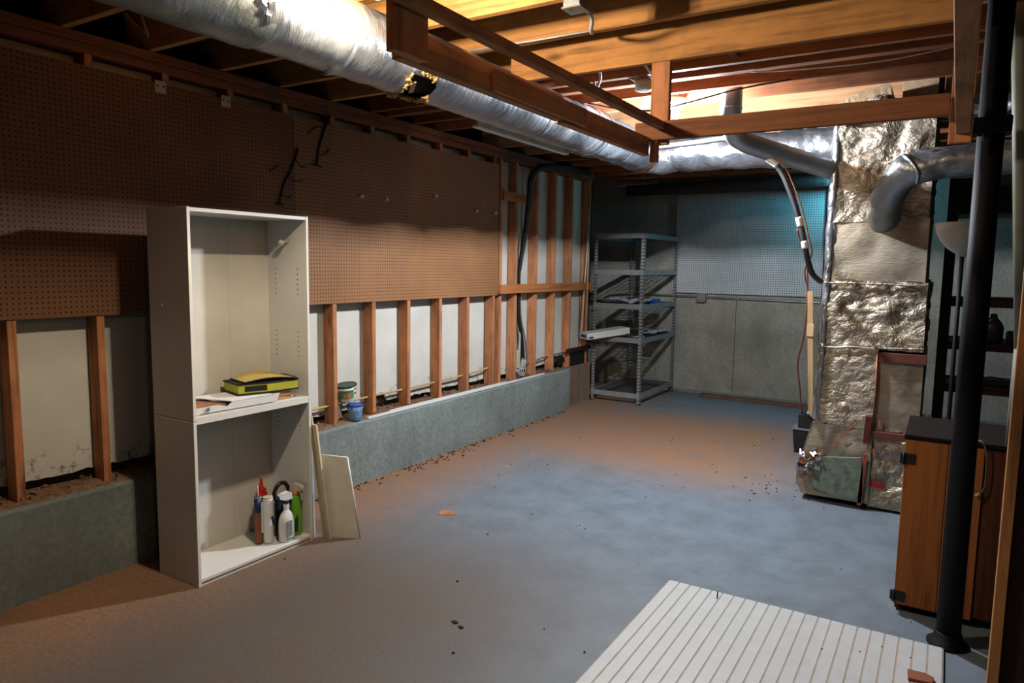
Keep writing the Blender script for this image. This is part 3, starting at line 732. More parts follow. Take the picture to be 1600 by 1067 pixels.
# things on the bookcase shelf
tr = thing('flat_carton', (-2.93, 2.12, .797), 'crushed flat white carton with a round mark, open on the bookcase shelf', 'carton')
Mtr = rot(-3, 'Z', (-2.9, 2.1, .8))
part('carton_base', MB().box(-3.10, -2.862, 1.925, 2.35, .798, .802, M=Mtr), CARD, tr)
part('front_flap', MB().prism([(1.92, .800), (2.365, .800), (2.385, .842), (2.12, .838), (2.09, .819), (2.04, .832), (1.92, .830)], 0, -2.866, -2.862, M=Mtr), CARD, tr)
part('top_sheet', MB().prism([(-3.10, 2.04), (-2.862, 2.12), (-2.862, 2.35), (-3.10, 2.37)], 2, .836, .839, M=Mtr), CARD, tr)
part('inner_wood', MB().box(-3.09, -2.885, 1.93, 2.10, .803, .826, M=Mtr), plain('brown_hardboard', (168, 116, 84), .8, var=.2), tr, 'brown hardboard sheet inside')
for y in (1.985, 2.33):
    part('round_mark', MB().tube([(-2.8625, y, .820), (-2.8605, y, .820)], .009, 14), plain('grey_round_mark', (140, 130, 130), .6), tr)
part('crease_line', MB().box(-2.8626, -2.8608, 1.95, 2.34, .8005, .8025, M=Mtr), INK, tr)
ph = thing('zipped_pouch', (-2.98, 2.38, .82), 'yellow and black zipped fabric pouch, flap open, on the bookcase shelf', 'pouch')
def pouchM(): return rot(-14, 'Z', (-2.97, 2.38, .86))
pts = [(-3.07, 2.22), (-2.90, 2.22), (-2.885, 2.37), (-2.90, 2.535), (-3.07, 2.535)]
for nm, z0, z1, mt, g in (('pouch_base', .842, .850, BLKF, .003), ('pouch_side', .850, .892, YEL, 0), ('zip_rim', .892, .899, BLKF, .004)):
    cx_, cy_ = -2.985, 2.38
    poly = [(cx_ + (a - cx_) * (1 + g * 8), cy_ + (c_ - cy_) * (1 + g * 8)) for a, c_ in pts]
    part(nm, MB().prism(poly, 2, z0, z1, M=pouchM()), mt, ph)
fl = MB(); n = 14; vs = []; 
for i in range(n + 1):
    for j in range(n + 1):
        a = i / n; c_ = j / n; x = -3.06 + .17 * a; y = 2.25 + .275 * c_
        z = .900 + .030 * math.sin(math.pi * min(1, c_ * 1.05)) * (1 - a * .6) + .004
        vs.append((x, y, z))
fl.add(vs, [(i * (n + 1) + j, (i + 1) * (n + 1) + j, (i + 1) * (n + 1) + j + 1, i * (n + 1) + j + 1) for i in range(n) for j in range(n)], 0, True, pouchM())
part('pouch_flap', fl, TANF, ph, 'tan open flap')
eb = []
for i in range(n + 1): eb.append(vs[i * (n + 1)])
for j in range(n + 1): eb.append(vs[n * (n + 1) + j])
for i in range(n, -1, -1): eb.append(vs[i * (n + 1) + n])
Mp = pouchM(); part('flap_binding', MB().tube([Mp @ Vector(p) for p in eb], .004, 6), BLKF, ph)
part('hook_patch', MB().box(-2.893, -2.887, 2.25, 2.36, .858, .884, M=rot(-6, 'Z', (-2.89, 2.3, .86)) @ Matrix.Translation((-.001, 0, 0)) @ pouchM()), BLKF, ph)
for k, (a, h0, h1) in enumerate(((4, .797, .811), (-3, .8115, .826), (2, .8265, .8415))):
    solo('wood_block', MB().box(-3.03, -2.885, 2.36, 2.505 - .012 * k, h0, h1, c=.002, M=rot(a - 6, 'Z', (-2.95, 2.43, .8))), plain('tan_block%d' % k, ((196, 150, 104), (176, 118, 78), (204, 164, 120))[k], .8, var=.15),
         'small tan wood block under the yellow pouch, %s of the three' % ('bottom', 'middle', 'top')[k], 'block', 'wood blocks stacked on the shelf')

# bottles at the foot of the bookcase
zb = .0365
t = thing('sealant_tube', (-2.975, 2.335, zb), 'brown and blue sealant tube with grey end, left of the bottles', 'tube')
part('tube_body', MB().lathe([(.020, zb), (.020, zb + .02), (.020, zb + .10), (.020, zb + .17), (.020, zb + .175), (.020, zb + .245)], -2.975, 2.335, 20, 0, mats=[0, 0, 0, 1, 1, 1, 1]), [BROWNP, NAVY], t)
part('metal_rim', MB().lathe([(.021, zb + .245), (.021, zb + .252), (.015, zb + .252)], -2.975, 2.335, 20), STEEL, t)
part('tube_nozzle', MB().lathe([(.006, zb + .25), (.005, zb + .27), (.003, zb + .31)], -2.975, 2.335, 10), IVORY, t)
part('tube_label', MB().box(-2.956, -2.953, 2.337, 2.352, zb + .06, zb + .225), WHITE, t)
t = thing('glue_bottle', (-2.985, 2.41, zb), 'red-capped glue tube with a long pointed red nozzle, behind the white tube', 'tube')
part('bottle_body', MB().lathe([(.024, zb), (.024, zb + .225), (.018, zb + .235)], -3.010, 2.385, 20), PURPLE, t)
part('nozzle_cap', MB().lathe([(.029, zb + .222), (.030, zb + .240), (.029, zb + .255), (.022, zb + .262), (.026, zb + .272), (.012, zb + .285), (.008, zb + .31), (.002, zb + .355)], -3.010, 2.385, 16), RED, t, 'red cap and pointed nozzle')
t = thing('caulk_tube', (-2.93, 2.395, zb), 'plain white caulk tube with beige plunger end up, beside the spray bottle', 'tube')
part('tube_body', MB().lathe([(.026, zb), (.027, zb + .01), (.027, zb + .235), (.026, zb + .24)], -2.948, 2.374, 22), WHITE, t)
part('tube_end', MB().lathe([(.026, zb + .240), (.026, zb + .247), (.020, zb + .247)], -2.948, 2.374, 22), IVORY, t)
part('tube_mark', MB().box(-2.9215, -2.920, 2.377, 2.391, zb + .10, zb + .15, M=rot(14, 'X', (-2.9, 2.4, zb + .12))), NAVY, t)
def trigger(px, py, z, yaw, mats, parent, names=('trigger_head', 'collar', 'trigger')):
    M = Matrix.Translation((px, py, z)) @ Matrix.Rotation(math.radians(yaw), 4, 'Z')
    part('collar', MB().lathe([(.0165, 0), (.0175, .004), (.0175, .016), (.013, .018)], 0, 0, 16, 0, M=M), mats[1], parent)
    b = MB().prism([(-.030, .030), (-.034, .018), (-.012, .018), (.012, .018), (.044, .030), (.048, .044), (.030, .056), (-.008, .062), (-.028, .052)], 1, -.013, .013, 0, M=M)
    part('trigger_head', b, mats[0], parent)
    part('nozzle_tip', MB().box(.044, .056, -.010, .010, .028, .048, 0, .002, M=M), mats[2], parent)
    part('trigger', MB().prism([(.022, .026), (.034, .028), (.046, .0), (.044, -.028), (.036, -.026), (.034, .0)], 1, -.006, .006, 0, M=M), mats[2], parent)
t = thing('spray_bottle', (-2.893, 2.452, zb), 'white trigger spray bottle with a blue collar, front of the bottle cluster', 'bottle')
part('bottle_body', MB().lathe([(.041, zb), (.045, zb + .006), (.046, zb + .03), (.046, zb + .095), (.042, zb + .125), (.031, zb + .148), (.0165, zb + .163), (.0155, zb + .175), (.019, zb + .182), (.0155, zb + .189), (.018, zb + .196), (.015, zb + .203)], -2.893, 2.447, 26, 0, sx=.72), WHITE, t)
part('bottle_label', MB().box(-2.8605, -2.8585, 2.420, 2.456, zb + .035, zb + .115, c=0), GREYL, t)
part('bottle_label', MB().box(-2.8605, -2.8585, 2.420, 2.470, zb + .015, zb + .022, c=0), LGREEN, t)
trigger(-2.893, 2.447, zb + .203, 95 + 170, [WHITE, NAVY, NAVY], t)
t = thing('spray_bottle', (-2.915, 2.525, zb), 'lime green spray bottle with white trigger head and orange collar', 'bottle')
part('bottle_body', MB().lathe([(.031, zb), (.034, zb + .006), (.034, zb + .05), (.032, zb + .11), (.029, zb + .15), (.026, zb + .19), (.019, zb + .215), (.016, zb + .222)], -2.915, 2.532, 24, 0, sx=.75), LIME, t)
part('bottle_label', MB().prism([(2.503, zb + .03), (2.521, zb + .02), (2.524, zb + .09), (2.520, zb + .115), (2.506, zb + .10)], 0, -2.893, -2.889), DGREEN, t)
trigger(-2.915, 2.532, zb + .222, 12, [IVORY, ORANGE, IVORY], t)
t = thing('pump_sprayer', (-2.985, 2.485, zb), 'dark brown looped handle sprayer standing behind the white spray bottle', 'sprayer')
part('sprayer_body', MB().lathe([(.030, zb), (.032, zb + .01), (.032, zb + .17), (.018, zb + .20)], -2.985, 2.485, 18), plain('dark_maroon_plastic', (54, 32, 36), .4), t)
part('sprayer_loop', MB().tube(smooth_path([(-2.975, 2.45, zb + .20), (-2.97, 2.435, zb + .245), (-2.965, 2.46, zb + .285), (-2.965, 2.50, zb + .285), (-2.965, 2.525, zb + .245), (-2.962, 2.53, zb + .19), (-2.962, 2.515, zb + .155)], 5), .011, 10), plain('dark_maroon_plastic', (54, 32, 36), .4), t)
part('sprayer_knob', MB().box(-2.955, -2.945, 2.475, 2.497, zb + .165, zb + .185), YEL, t)

# boards leaning on the right side of the bookcase
def lean(x0, x1, ybot, ytop, th, z1, mt, name, lb, cat, grp=None, dx=0.0):
    b = MB(); vs = []
    for z, y, d in ((0.0, ybot, 0.0), (z1, ytop, dx)):
        vs += [(x0 + d, y, z), (x1 + d, y, z), (x1 + d, y + th, z), (x0 + d, y + th, z)]
    b.add(vs, [(0, 3, 2, 1), (4, 5, 6, 7), (0, 1, 5, 4), (1, 2, 6, 5), (2, 3, 7, 6), (3, 0, 4, 7)])
    return solo(name, b, mt, lb, cat, grp)
lean(-2.835, -2.812, 2.645, 2.588, .010, .68, plain('pale_trim', (232, 206, 160), .7), 'trim_stick', 'pale wood trim stick leaning on bookcase side, the front one', 'board', 'trim sticks by the bookcase', dx=-.035)
lean(-2.808, -2.780, 2.645, 2.588, .012, .64, plain('cream_board', (238, 222, 186), .7), 'trim_stick', 'cream trim strip leaning outermost beside the small white panel', 'board', 'trim sticks by the bookcase', dx=-.035)
lean(-2.905, -2.868, 2.612, 2.587, .012, 1.30, plain('blue_white_board', (206, 210, 214), .6), 'filler_strip', 'tall narrow bluish-white strip standing against bookcase side', 'board')
pb = thing('small_panel', (-2.72, 2.72, 0), 'low white panel with pale edging leaning beside the bookcase', 'panel')
b = MB(); P0 = [(-2.800, 2.668, 0), (-2.652, 2.742, 0), (-2.70, 2.700, .455), (-2.840, 2.632, .465)]
q = Vector((-.45, .9, 0)).normalized() * .009
b.add([Vector(p) for p in P0] + [Vector(p) + q for p in P0], [(0, 1, 2, 3), (7, 6, 5, 4), (0, 4, 5, 1), (1, 5, 6, 2), (2, 6, 7, 3), (3, 7, 4, 0)])
part('panel_face', b, plain('cream_panel', (244, 236, 216), .7, var=.05), pb)
e1 = [Vector(p) + q * .5 for p in P0]
part('panel_edge', MB().tube([e1[1], e1[2]], .0055, 6), WHITE, pb); part('panel_edge', MB().tube([e1[2], e1[3]], .0055, 6), WHITE, pb)

# ------------------------------------------------------------------ small things on the stud wall and ledge
for i, (y, z, lb) in enumerate(((2.150, 2.357, 'white perforated square plate high on pegboard, nearer the bookcase end'), (2.524, 2.362, 'white perforated square plate high on pegboard, further along the wall'))):
    t = thing('mounting_plate', (-3.40, y, z), lb, 'plate', 'white plates above the pegboard')
    part('plate', MB().box(-3.405, -3.400, y - .028, y + .028, z - .030, z + .028, c=.001), IVORY, t)
    for dy in (-.016, .016): part('plate_hole', MB().tube([(-3.4005, y + dy, z + .002), (-3.3985, y + dy, z + .002)], .005, 8), INK, t)
for i, (y, z) in enumerate(((3.546, 1.945), (3.793, 1.945), (4.349, 2.021), (4.90, 1.945), (5.182, 1.949))):
    lb = ('first', 'second', 'third', 'fourth', 'last')[i]
    solo('wall_peg', MB().tube([(-3.406, y, z), (-3.385, y, z)], .011, 10).tube([(-3.385, y, z), (-3.378, y, z)], .014, 10), IVORY,
         'small cream peg on brown pegboard, %s along from the bookcase' % lb, 'peg', 'cream pegs on the pegboard')
def twigs(paths, lb):
    b = MB()
    for p, r in paths: b.tube(smooth_path([(-3.398, y, z) for y, z in p], 4), r, 5)
    return solo('wire_hook', b, BLKP, lb, 'hook', 'black wire hooks on the pegboard')
twigs([([(3.015, 2.18), (2.985, 2.10), (2.95, 2.03), (2.90, 1.95), (2.866, 1.83)], .007), ([(3.0, 2.11), (3.04, 2.075), (3.07, 2.085)], .003), ([(2.93, 2.0), (3.0, 1.985), (3.05, 2.0)], .003), ([(2.80, 2.02), (2.85, 2.05), (2.87, 2.07)], .003), ([(2.89, 1.90), (2.93, 1.88), (2.96, 1.90)], .003), ([(2.84, 1.84), (2.90, 1.835)], .006)], 'branching black wire hook just above the white bookcase')
twigs([([(3.28, 2.42), (3.25, 2.37), (3.21, 2.28), (3.18, 2.20), (3.165, 2.10)], .008), ([(3.10, 2.28), (3.16, 2.33), (3.22, 2.34)], .003), ([(3.17, 2.16), (3.24, 2.18), (3.27, 2.22)], .003), ([(3.12, 2.10), (3.21, 2.095)], .005)], 'branching black wire hook hanging high near the top plate')

# tan rod threaded along the foot of the studs
rod = MB().tube(smooth_path([(-3.462, 3.02, .548), (-3.455, 3.7, .558), (-3.465, 4.3, .556), (-3.455, 5.0, .575), (-3.46, 5.30, .60)], 5), .008, 8)
solo('thin_rod', rod, LATH, 'thin tan rod lying across the foot of the studs above the ledge', 'rod')
rod2 = MB().tube([(-3.47, 5.86, .54), (-3.46, 6.2, .575), (-3.45, 7.1, .60)], .007, 8)
solo('thin_rod', rod2, plain('grey_rod', (120, 104, 86), .7), 'thin grey-brown rod behind the far bare studs', 'rod')
for (y0, y1, x, zz, lb) in ((3.56, 6.08, -3.362, .4275, 'long white trim strip along the ledge edge, front one'), (3.82, 5.4, -3.388, .4285, 'shorter white trim strip lying behind the front one on ledge')):
    solo('trim_strip', MB().box(x - .012, x + .012, y0, y1, zz, zz + .016, c=.002, M=rot(.25, 'Z', (x, y0, 0))), WHITE, lb, 'trim', 'white trim strips on the ledge')
def bucket(cx, cy, z, r0, r1, h, body, rim, lb, tilt=0, tilt_ax='Y'):
    t = thing('plastic_tub', (cx, cy, z), lb, 'tub', 'tubs on the ledge')
    M = rot(tilt, tilt_ax, (cx, cy, z))
    part('tub_body', MB().lathe([(r0 * .96, z), (r0, z + .003), (r0 + (r1 - r0) * .5, z + h * .5), (r1, z + h)], cx, cy, 24, M=M), body, t)
    part('tub_lid', MB().lathe([(r1 * 1.04, z + h - .007), (r1 * 1.07, z + h - .001), (r1 * 1.05, z + h + .004), (r1 * .98, z + h + .005), (r1 * .96, z + h + .002)], cx, cy, 24, M=M), rim, t)
    return t, M
t, M = bucket(-3.395, 3.475, .436, .043, .054, .105, BLUEW, BLUE, 'small tub with bright blue lid and mottled blue label')
t, M = bucket(-3.432, 3.445, .570, .052, .068, .110, WHITE, DGREEN, 'white and green tub with dark green rim, leaning behind the blue one', 8, 'X')
def facepatch(cx, cy, r, a0, a1, z0, z1, M, mt, par):
    b = MB(); vs = []; K = 8
    for k in range(K + 1):
        a = math.radians(a0 + (a1 - a0) * k / K)
        for z, rr in ((z0, r[0]), (z1, r[1])): vs.append((cx + rr * math.cos(a), cy + rr * math.sin(a), z))
    b.add(vs, [(2 * k, 2 * k + 2, 2 * k + 3, 2 * k + 1) for k in range(K)], 0, True, M); part('tub_label', b, mt, par)
facepatch(-3.432, 3.445, (.0565, .0665), -100, 0, .595, .655, M, LGREEN, t)
facepatch(-3.432, 3.445, (.0585, .0655), -70, -20, .600, .635, M, SALMON, t)
facepatch(-3.432, 3.445, (.0605, .0640), 8, 30, .618, .634, M, DGREEN, t)
facepatch(-3.432, 3.445, (.0675, .0680), 4, 22, .652, .664, M, RED, t)
solo('paper_wad', MB().box(-3.49, -3.47, 3.36, 3.43, .446, .52, M=rot(20, 'X', (-3.48, 3.4, .45))), PAPER, 'scrap of white paper tucked behind the blue tub', 'paper')
bag = MB(); random.seed(21)
bag.sphere((-3.455, 6.53, .505), .078, 0, 26, 18, .7)
bag.v = [(-3.455 + (v[0] + 3.455) * .6, 6.53 + (v[1] - 6.53) * 1.5, v[2]) for v in bag.v]
bag.v = [tuple(Vector(v) + (Vector(v) - Vector((-3.455, 6.53, .495))).normalized() * (.035 * noise.noise(Vector(v) * 22) + .02 * noise.noise(Vector(v) * 55))) for v in bag.v]
bag.v = [(max(-3.500, v[0]), v[1], max(.449, v[2])) for v in bag.v]
solo('black_bag', bag, BLKP, 'crumpled black plastic bag stuffed between the far studs', 'bag')
solo('dark_void_block', MB().box(-3.497, -3.415, 6.73, 7.09, .436, .575, c=.006), BLKP, 'black block filling in the dark void between the last two studs on the step', 'filler')  # black block put where there is only a dark void
solo('dark_board', MB().box(-3.411, -3.375, 6.62, 7.17, .585, .63, c=.003), DARKW, 'short dark board nailed low across the last two studs', 'board')

# cables on the left wall
bcb = thing('cable_bundle', (-3.40, 5.72, 1.5), 'thick black cable bundle looping down the bare studs', 'cable')
path = [(-3.39, 7.05, 2.50), (-3.39, 6.5, 2.505), (-3.39, 6.0, 2.44), (-3.385, 5.77, 2.32), (-3.385, 5.735, 2.10), (-3.405, 5.70, 1.75), (-3.445, 5.69, 1.45), (-3.45, 5.70, 1.25), (-3.45, 5.71, 1.0), (-3.45, 5.77, .80), (-3.45, 5.80, .60)]
part('cable', MB().tube(smooth_path(path, 6), .018, 8), BLKP, bcb)
part('cable', MB().tube(smooth_path([(p[0] - .004, p[1] + .05 + .02 * math.sin(i), p[2]) for i, p in enumerate(path[2:])], 6), .008, 7), plain('grey_cable', (120, 116, 110), .6), bcb)
part('cable', MB().tube(smooth_path([(-3.44, 5.72, 2.40), (-3.45, 5.735, 1.8), (-3.45, 5.72, 1.3), (-3.455, 5.74, .75), (-3.45, 5.70, .52)], 5), .009, 7), WIREW, bcb)
for k in range(4):
    part('loose_wire', MB().tube(smooth_path([(-3.44, 5.78, .62), (-3.40 - .01 * k, 5.76 - .02 * k, .50), (-3.39, 5.68 + .02 * k, .465), (-3.41, 5.62, .50 + .01 * k)], 5), .003, 5), WIREW, bcb)
solo('wall_box', MB().box(-3.455, -3.415, 5.632, 5.690, .535, .705, c=.004), IVORY, 'cream plastic switch box low on the bare studs beside the cables', 'box')
for i, (a, b_, lb) in enumerate((((-3.40, 6.955, .80), (-3.402, 7.11, 2.28), 'thin pale rod leaning on the last stud, nearer one'), ((-3.372, 7.00, .80), (-3.385, 7.06, 1.95), 'thin pale rod leaning on the last stud, farther one'))):
    solo('leaning_rod', MB().tube([a, Vector(b_)], .007, 8), PALEW if i else WHITE, lb, 'rod', 'thin rods by the last stud')
    bpy.data.objects['leaning_rod' if i == 0 else 'leaning_rod.001'].location.z = 0

# ------------------------------------------------------------------ storage rack
rk = thing('storage_rack', (-3.1, 7.73, 0), 'grey slotted steel storage rack with wire mesh decks in the far corner', 'rack')
RX0, RX1, RY0, RY1 = -3.385, -2.80, 7.21, 8.29
for x, y, sx, sy in ((RX0, RY0, 1, 1), (RX1, RY0, -1, 1), (RX0, RY1, 1, -1), (RX1, RY1, -1, -1)):
    b = MB().box(min(x, x + .038 * sx), max(x, x + .038 * sx), min(y, y + .002 * sy), max(y, y + .002 * sy), 0, 1.87)
    b.box(min(x, x + .002 * sx), max(x, x + .002 * sx), min(y, y + .038 * sy), max(y, y + .038 * sy), 0, 1.87)
    part('post', b, SLOT, rk)
    part('post_foot', MB().box(x - .012, x + .012, y - .012, y + .012, 0, .012), BLKP, rk)
for z in (1.84, 1.445, 1.075, .705, .095):
    h = .027
    part('beam', MB().box(RX0 + .002, RX1 - .002, RY0 - .004, RY0 + .012, z - h, z + h), RACKM, rk)
    part('beam', MB().box(RX0 + .002, RX1 - .002, RY1 - .012, RY1 + .004, z - h, z + h), RACKM, rk)
    part('beam', MB().box(RX0 - .004, RX0 + .012, RY0 + .004, RY1 - .004, z - h, z + h), RACKM, rk)
    part('beam', MB().box(RX1 - .012, RX1 + .004, RY0 + .004, RY1 - .004, z - h, z + h), RACKM, rk)
    b = MB(); nx_, ny_ = 8, 15; r = .0032
    for i in range(nx_ + 1):
        x = RX0 + .014 + (RX1 - RX0 - .028) * i / nx_; b.box(x - r, x + r, RY0 + .01, RY1 - .01, z + .016, z + .021)
    for j in range(ny_ + 1):
        y = RY0 + .014 + (RY1 - RY0 - .028) * j / ny_; b.box(RX0 + .01, RX1 - .01, y - r, y + r, z + .012, z + .017)
    part('wire_deck', b, WIREM, rk)
bx = thing('flat_box', (-3.2, 7.3, .735), 'long flat white carton with block lettering jutting out of the rack shelf', 'box')
FW, FD, FH = .200, .52, .072
# the carton lies along y, its printed end towards the camera
part('carton_body', MB().box(0, FW, 0, FD, .002, FH - .002, c=.002, M=Matrix.Translation((-3.455, 7.03, .7335)) @ Matrix.Rotation(math.radians(-38), 4, 'Z') @ Matrix.Translation((0, .235, 0)) @ Matrix.Rotation(math.radians(6.5), 4, 'X') @ Matrix.Translation((0, -.235, 0))), CARD, bx)
Mx = Matrix.Translation((-3.455, 7.03, .7335)) @ Matrix.Rotation(math.radians(-38), 4, 'Z') @ Matrix.Translation((0, .235, 0)) @ Matrix.Rotation(math.radians(6.5), 4, 'X') @ Matrix.Translation((0, -.235, 0))
part('carton_lid', MB().box(-.002, FW + .002, -.001, FD + .002, FH * .55, FH, c=.002, M=Mx), CARD, bx)
def text(body, size, M, mt, parent, name, ext=.0006, bold=0.0):
    c = bpy.data.curves.new(name, 'FONT'); c.body = body; c.size = size; c.extrude = ext; c.offset = bold; c.align_x = 'CENTER'; c.align_y = 'CENTER'; c.resolution_u = 2
    o = bpy.data.objects.new(name, c); C.objects.link(o); dg = bpy.context.evaluated_depsgraph_get()
    me = bpy.data.meshes.new_from_object(o.evaluated_get(dg)); bpy.data.objects.remove(o); bpy.data.curves.remove(c)
    me.transform(M); me.materials.clear(); me.materials.append(mt)
    o = bpy.data.objects.new(name, me); C.objects.link(o)
    if parent: o.parent = parent; o.location = -wloc(parent)
    return o
ink = MB(); random.seed(2); xx = .04
while xx < .155:
    wd = random.choice((.005, .007, .010)); zz0 = random.choice((.022, .022, .030)); ink.box(xx, xx + wd, -.0022, -.0012, zz0, .052, M=Mx)
    xx += wd + random.choice((.002, .003))
ink.box(.04, .16, -.0022, -.0012, .049, .053, M=Mx)
part('printed_block', ink, INK, bx, 'smudged block of dark print', kind='stuff')
part('side_label', MB().box(FW + .0021, FW + .003, .015, .07, .012, .032, M=Mx), INK, bx)

# papers and odds on the rack
def sheet(x0, x1, y0, y1, z, amp, seed, n=16):
    b = MB(); vs = []
    for i in range(n + 1):
        for j in range(n + 1):
            x = x0 + (x1 - x0) * i / n; y = y0 + (y1 - y0) * j / n
            vs.append((x, y, z + amp * (0.5 + noise.noise((x * 12 + seed, y * 9, seed)))))
    b.add(vs, [(i * (n + 1) + j, (i + 1) * (n + 1) + j, (i + 1) * (n + 1) + j + 1, i * (n + 1) + j + 1) for i in range(n) for j in range(n)], 0, True)
    vs2 = [(v[0], v[1], v[2] - .006) for v in vs]; b.add(vs2, [(i * (n + 1) + j, i * (n + 1) + j + 1, (i + 1) * (n + 1) + j + 1, (i + 1) * (n + 1) + j) for i in range(n) for j in range(n)], 0, True)
    return b
solo('plastic_sheet', sheet(-3.34, -2.845, 7.255, 7.62, 1.114, .040, 3), PAPER, 'crumpled white plastic sheet spread on the middle rack shelf', 'sheet')
solo('plastic_sheet', sheet(-2.99, -2.845, 7.64, 8.20, .742, .026, 9), PAPER, 'rumpled white paper along the right edge of the rack shelf below', 'sheet')
solo('blue_packet', MB().box(-2.93, -2.82, 7.64, 7.82, 1.098, 1.145, c=.006), BLUE, 'bright blue packet on the middle rack shelf beside white sheet', 'packet')
solo('plastic_disc', MB().lathe([(.05, .729), (.052, .735), (.05, .741)], -3.02, 7.62, 20, sx=1.3), plain('pale_blue_plastic', (110, 150, 180), .5), 'pale blue flat lid on the carton shelf', 'lid')
bpy.data.objects['plastic_disc'].location = (0, .22, 0)
b = MB().tube([(-3.02, 7.22, .752), (-2.97, 7.25, .754), (-2.90, 7.235, .752)], .007, 8).sphere((-2.975, 7.245, .760), .020, 0, 10, 6)
solo('garden_wand', b, DGREEN, 'small dark green plastic fitting lying on the rack beam', 'fitting')
solo('white_rag', sheet(-2.96, -2.83, 7.215, 7.38, .733, .022, 17, 10), WHITE, 'small white rag behind the green fitting on the rack', 'rag')
solo('paper_bag', MB().lathe([(.05, 1.862), (.09, 1.866), (.07, 1.868)], -3.1, 7.7, 16), plain('grey_lid', (80, 80, 82), .7), 'flat grey lid lying on the top rack deck', 'lid') if False else None

# ------------------------------------------------------------------ far wall fittings
wp = thing('pegboard', (-2.0, FY1, 1.8), 'white pegboard on the far concrete wall behind the ducts', 'pegboard')
part('board', MB().box(-2.842, -0.62, FY1 - .024, FY1 - .018, 1.205, 2.372), PEGW, wp)
part('batten', MB().box(-2.84, -0.63, FY1 - .018, FY1 - .001, 1.198, 1.215), BLKP, wp)
part('batten', MB().box(-2.84, -2.82, FY1 - .018, FY1 - .001, 1.22, 2.36), BLKP, wp)
part('batten', MB().box(-2.84, -0.63, FY1 - .018, FY1 - .001, 2.34, 2.36), BLKP, wp)
cdt = thing('conduit', (-2.5, FY1, 1.15), 'thin metal conduit with a junction box across the far concrete wall', 'conduit')
part('conduit_tube', MB().tube(smooth_path([(-3.93, 8.335, .93), (-3.80, 8.335, 1.06), (-3.70, 8.335, 1.135), (-3.4, 8.335, 1.165), (-2.86, 8.335, 1.165), (-2.0, 8.335, 1.155), (-.7, 8.335, 1.14)], 5), .012, 8), STEEL, cdt)
part('junction_box', MB().box(-2.555, -2.445, 8.30, FY1 - .001, 1.10, 1.205, c=.004), STEEL, cdt)
solo('wall_pipe', MB().tube([(-1.16, 8.30, 0), (-1.16, 8.30, 2.38)], .022, 10), BLACK, 'thin dark upright pipe at the right end of the white pegboard', 'pipe')
solo('floor_plank', MB().box(-2.42, -1.10, 8.12, 8.24, 0, .032, c=.003, M=rot(-2, 'Z', (-1.8, 8.2, 0))), plain('reddish_plank', (134, 92, 68), .8, var=.2), 'reddish-brown plank lying on the floor along the far wall', 'plank')

# ------------------------------------------------------------------ things round the upright duct
st = thing('wood_stick', (-.72, 4.88, .6), 'pale split wood stick standing against the left of foil duct', 'stick')
part('stick_body', MB().prism([(-.766, 1.365), (-.734, 1.37), (-.712, 1.0), (-.690, .60), (-.697, .56), (-.720, .60), (-.745, 1.0)], 1, 4.806, 4.828), PALEW, st)
part('stick_cap', MB().box(-.755, -.715, 4.801, 4.806, 1.08, 1.16, c=.001), PALEW, st)
pm = thing('condensate_pump', (-.95, 6.15, 0), 'black boxy condensate pump on the floor left of the foil duct', 'pump')
part('tank', MB().prism([(-1.005, .045), (-.84, .045), (-.83, .20), (-1.02, .20)], 1, 6.08, 6.30), BLKP, pm)
part('motor_housing', MB().box(-.985, -.84, 6.10, 6.28, .205, .325, c=.008), BLKP, pm)
part('pump_rim', MB().box(-1.026, -.824, 6.07, 6.31, .197, .207), plain('grey_rim', (120, 126, 134), .5), pm)
part('pump_cover', MB().prism([(-.93, .325), (-.85, .325), (-.85, .46), (-.895, .46)], 1, 6.16, 6.26), WHITE, pm, 'white plastic riser')
for x in (-.99, -.86):
    for y in (6.10, 6.27): part('foot', MB().box(x - .012, x + .012, y - .012, y + .012, 0, .045), BLKP, pm)
part('drain_tube', MB().tube(smooth_path([(-.96, 6.12, .325), (-.94, 5.8, .6), (-.88, 5.3, .85), (-.80, 5.0, 1.1), (-.79, 4.9, 1.5), (-.83, 4.7, 1.75)], 6), .006, 6), COPW, pm)

hc = thing('hanging_cable', (-.85, 4.5, 2.0), 'grey taped cable sagging from the ducts down to the foil duct', 'cable')
cp = [(-1.75, 4.62, 2.30), (-1.45, 4.60, 2.31), (-1.18, 4.50, 2.29), (-.945, 4.5, 2.135), (-.845, 4.5, 1.96), (-.785, 4.5, 1.79), (-.755, 4.5, 1.68), (-.735, 4.52, 1.58), (-.715, 4.62, 1.48), (-.69, 4.80, 1.43)]
part('cable', MB().tube(smooth_path(cp, 6), .017, 10), plain('dark_grey_cable', (62, 62, 64), .5), hc)
for i, (a, b_) in enumerate((((-.792, 4.5, 1.81), (-.775, 4.5, 1.755)), ((-.752, 4.5, 1.67), (-.742, 4.5, 1.625)), ((-.985, 4.5, 2.165), (-.925, 4.5, 2.118)))):
    part('tape_band', MB().tube(seg(a, b_, .01), .0195, 12), WHITE, hc)
for i, (x, y) in enumerate(((-1.165, 4.50), (-1.12, 4.48))):
    part('tape_band', MB().tube([(x - .012, y, 2.275), (x + .012, y, 2.262)], .0205, 12), IVORY, hc)
part('thin_wire', MB().tube(smooth_path([(p[0] + .03, p[1] - .02, p[2] + .012) for p in cp[2:8]] + [(-.755, 4.6, 1.50), (-.765, 4.78, 1.40)], 6), .0045, 6), COPW, hc)
part('cable_clip', MB().tube([(-1.72, 4.62, 2.30), (-1.73, 4.63, 2.55)], .004, 6), WIREW, hc)

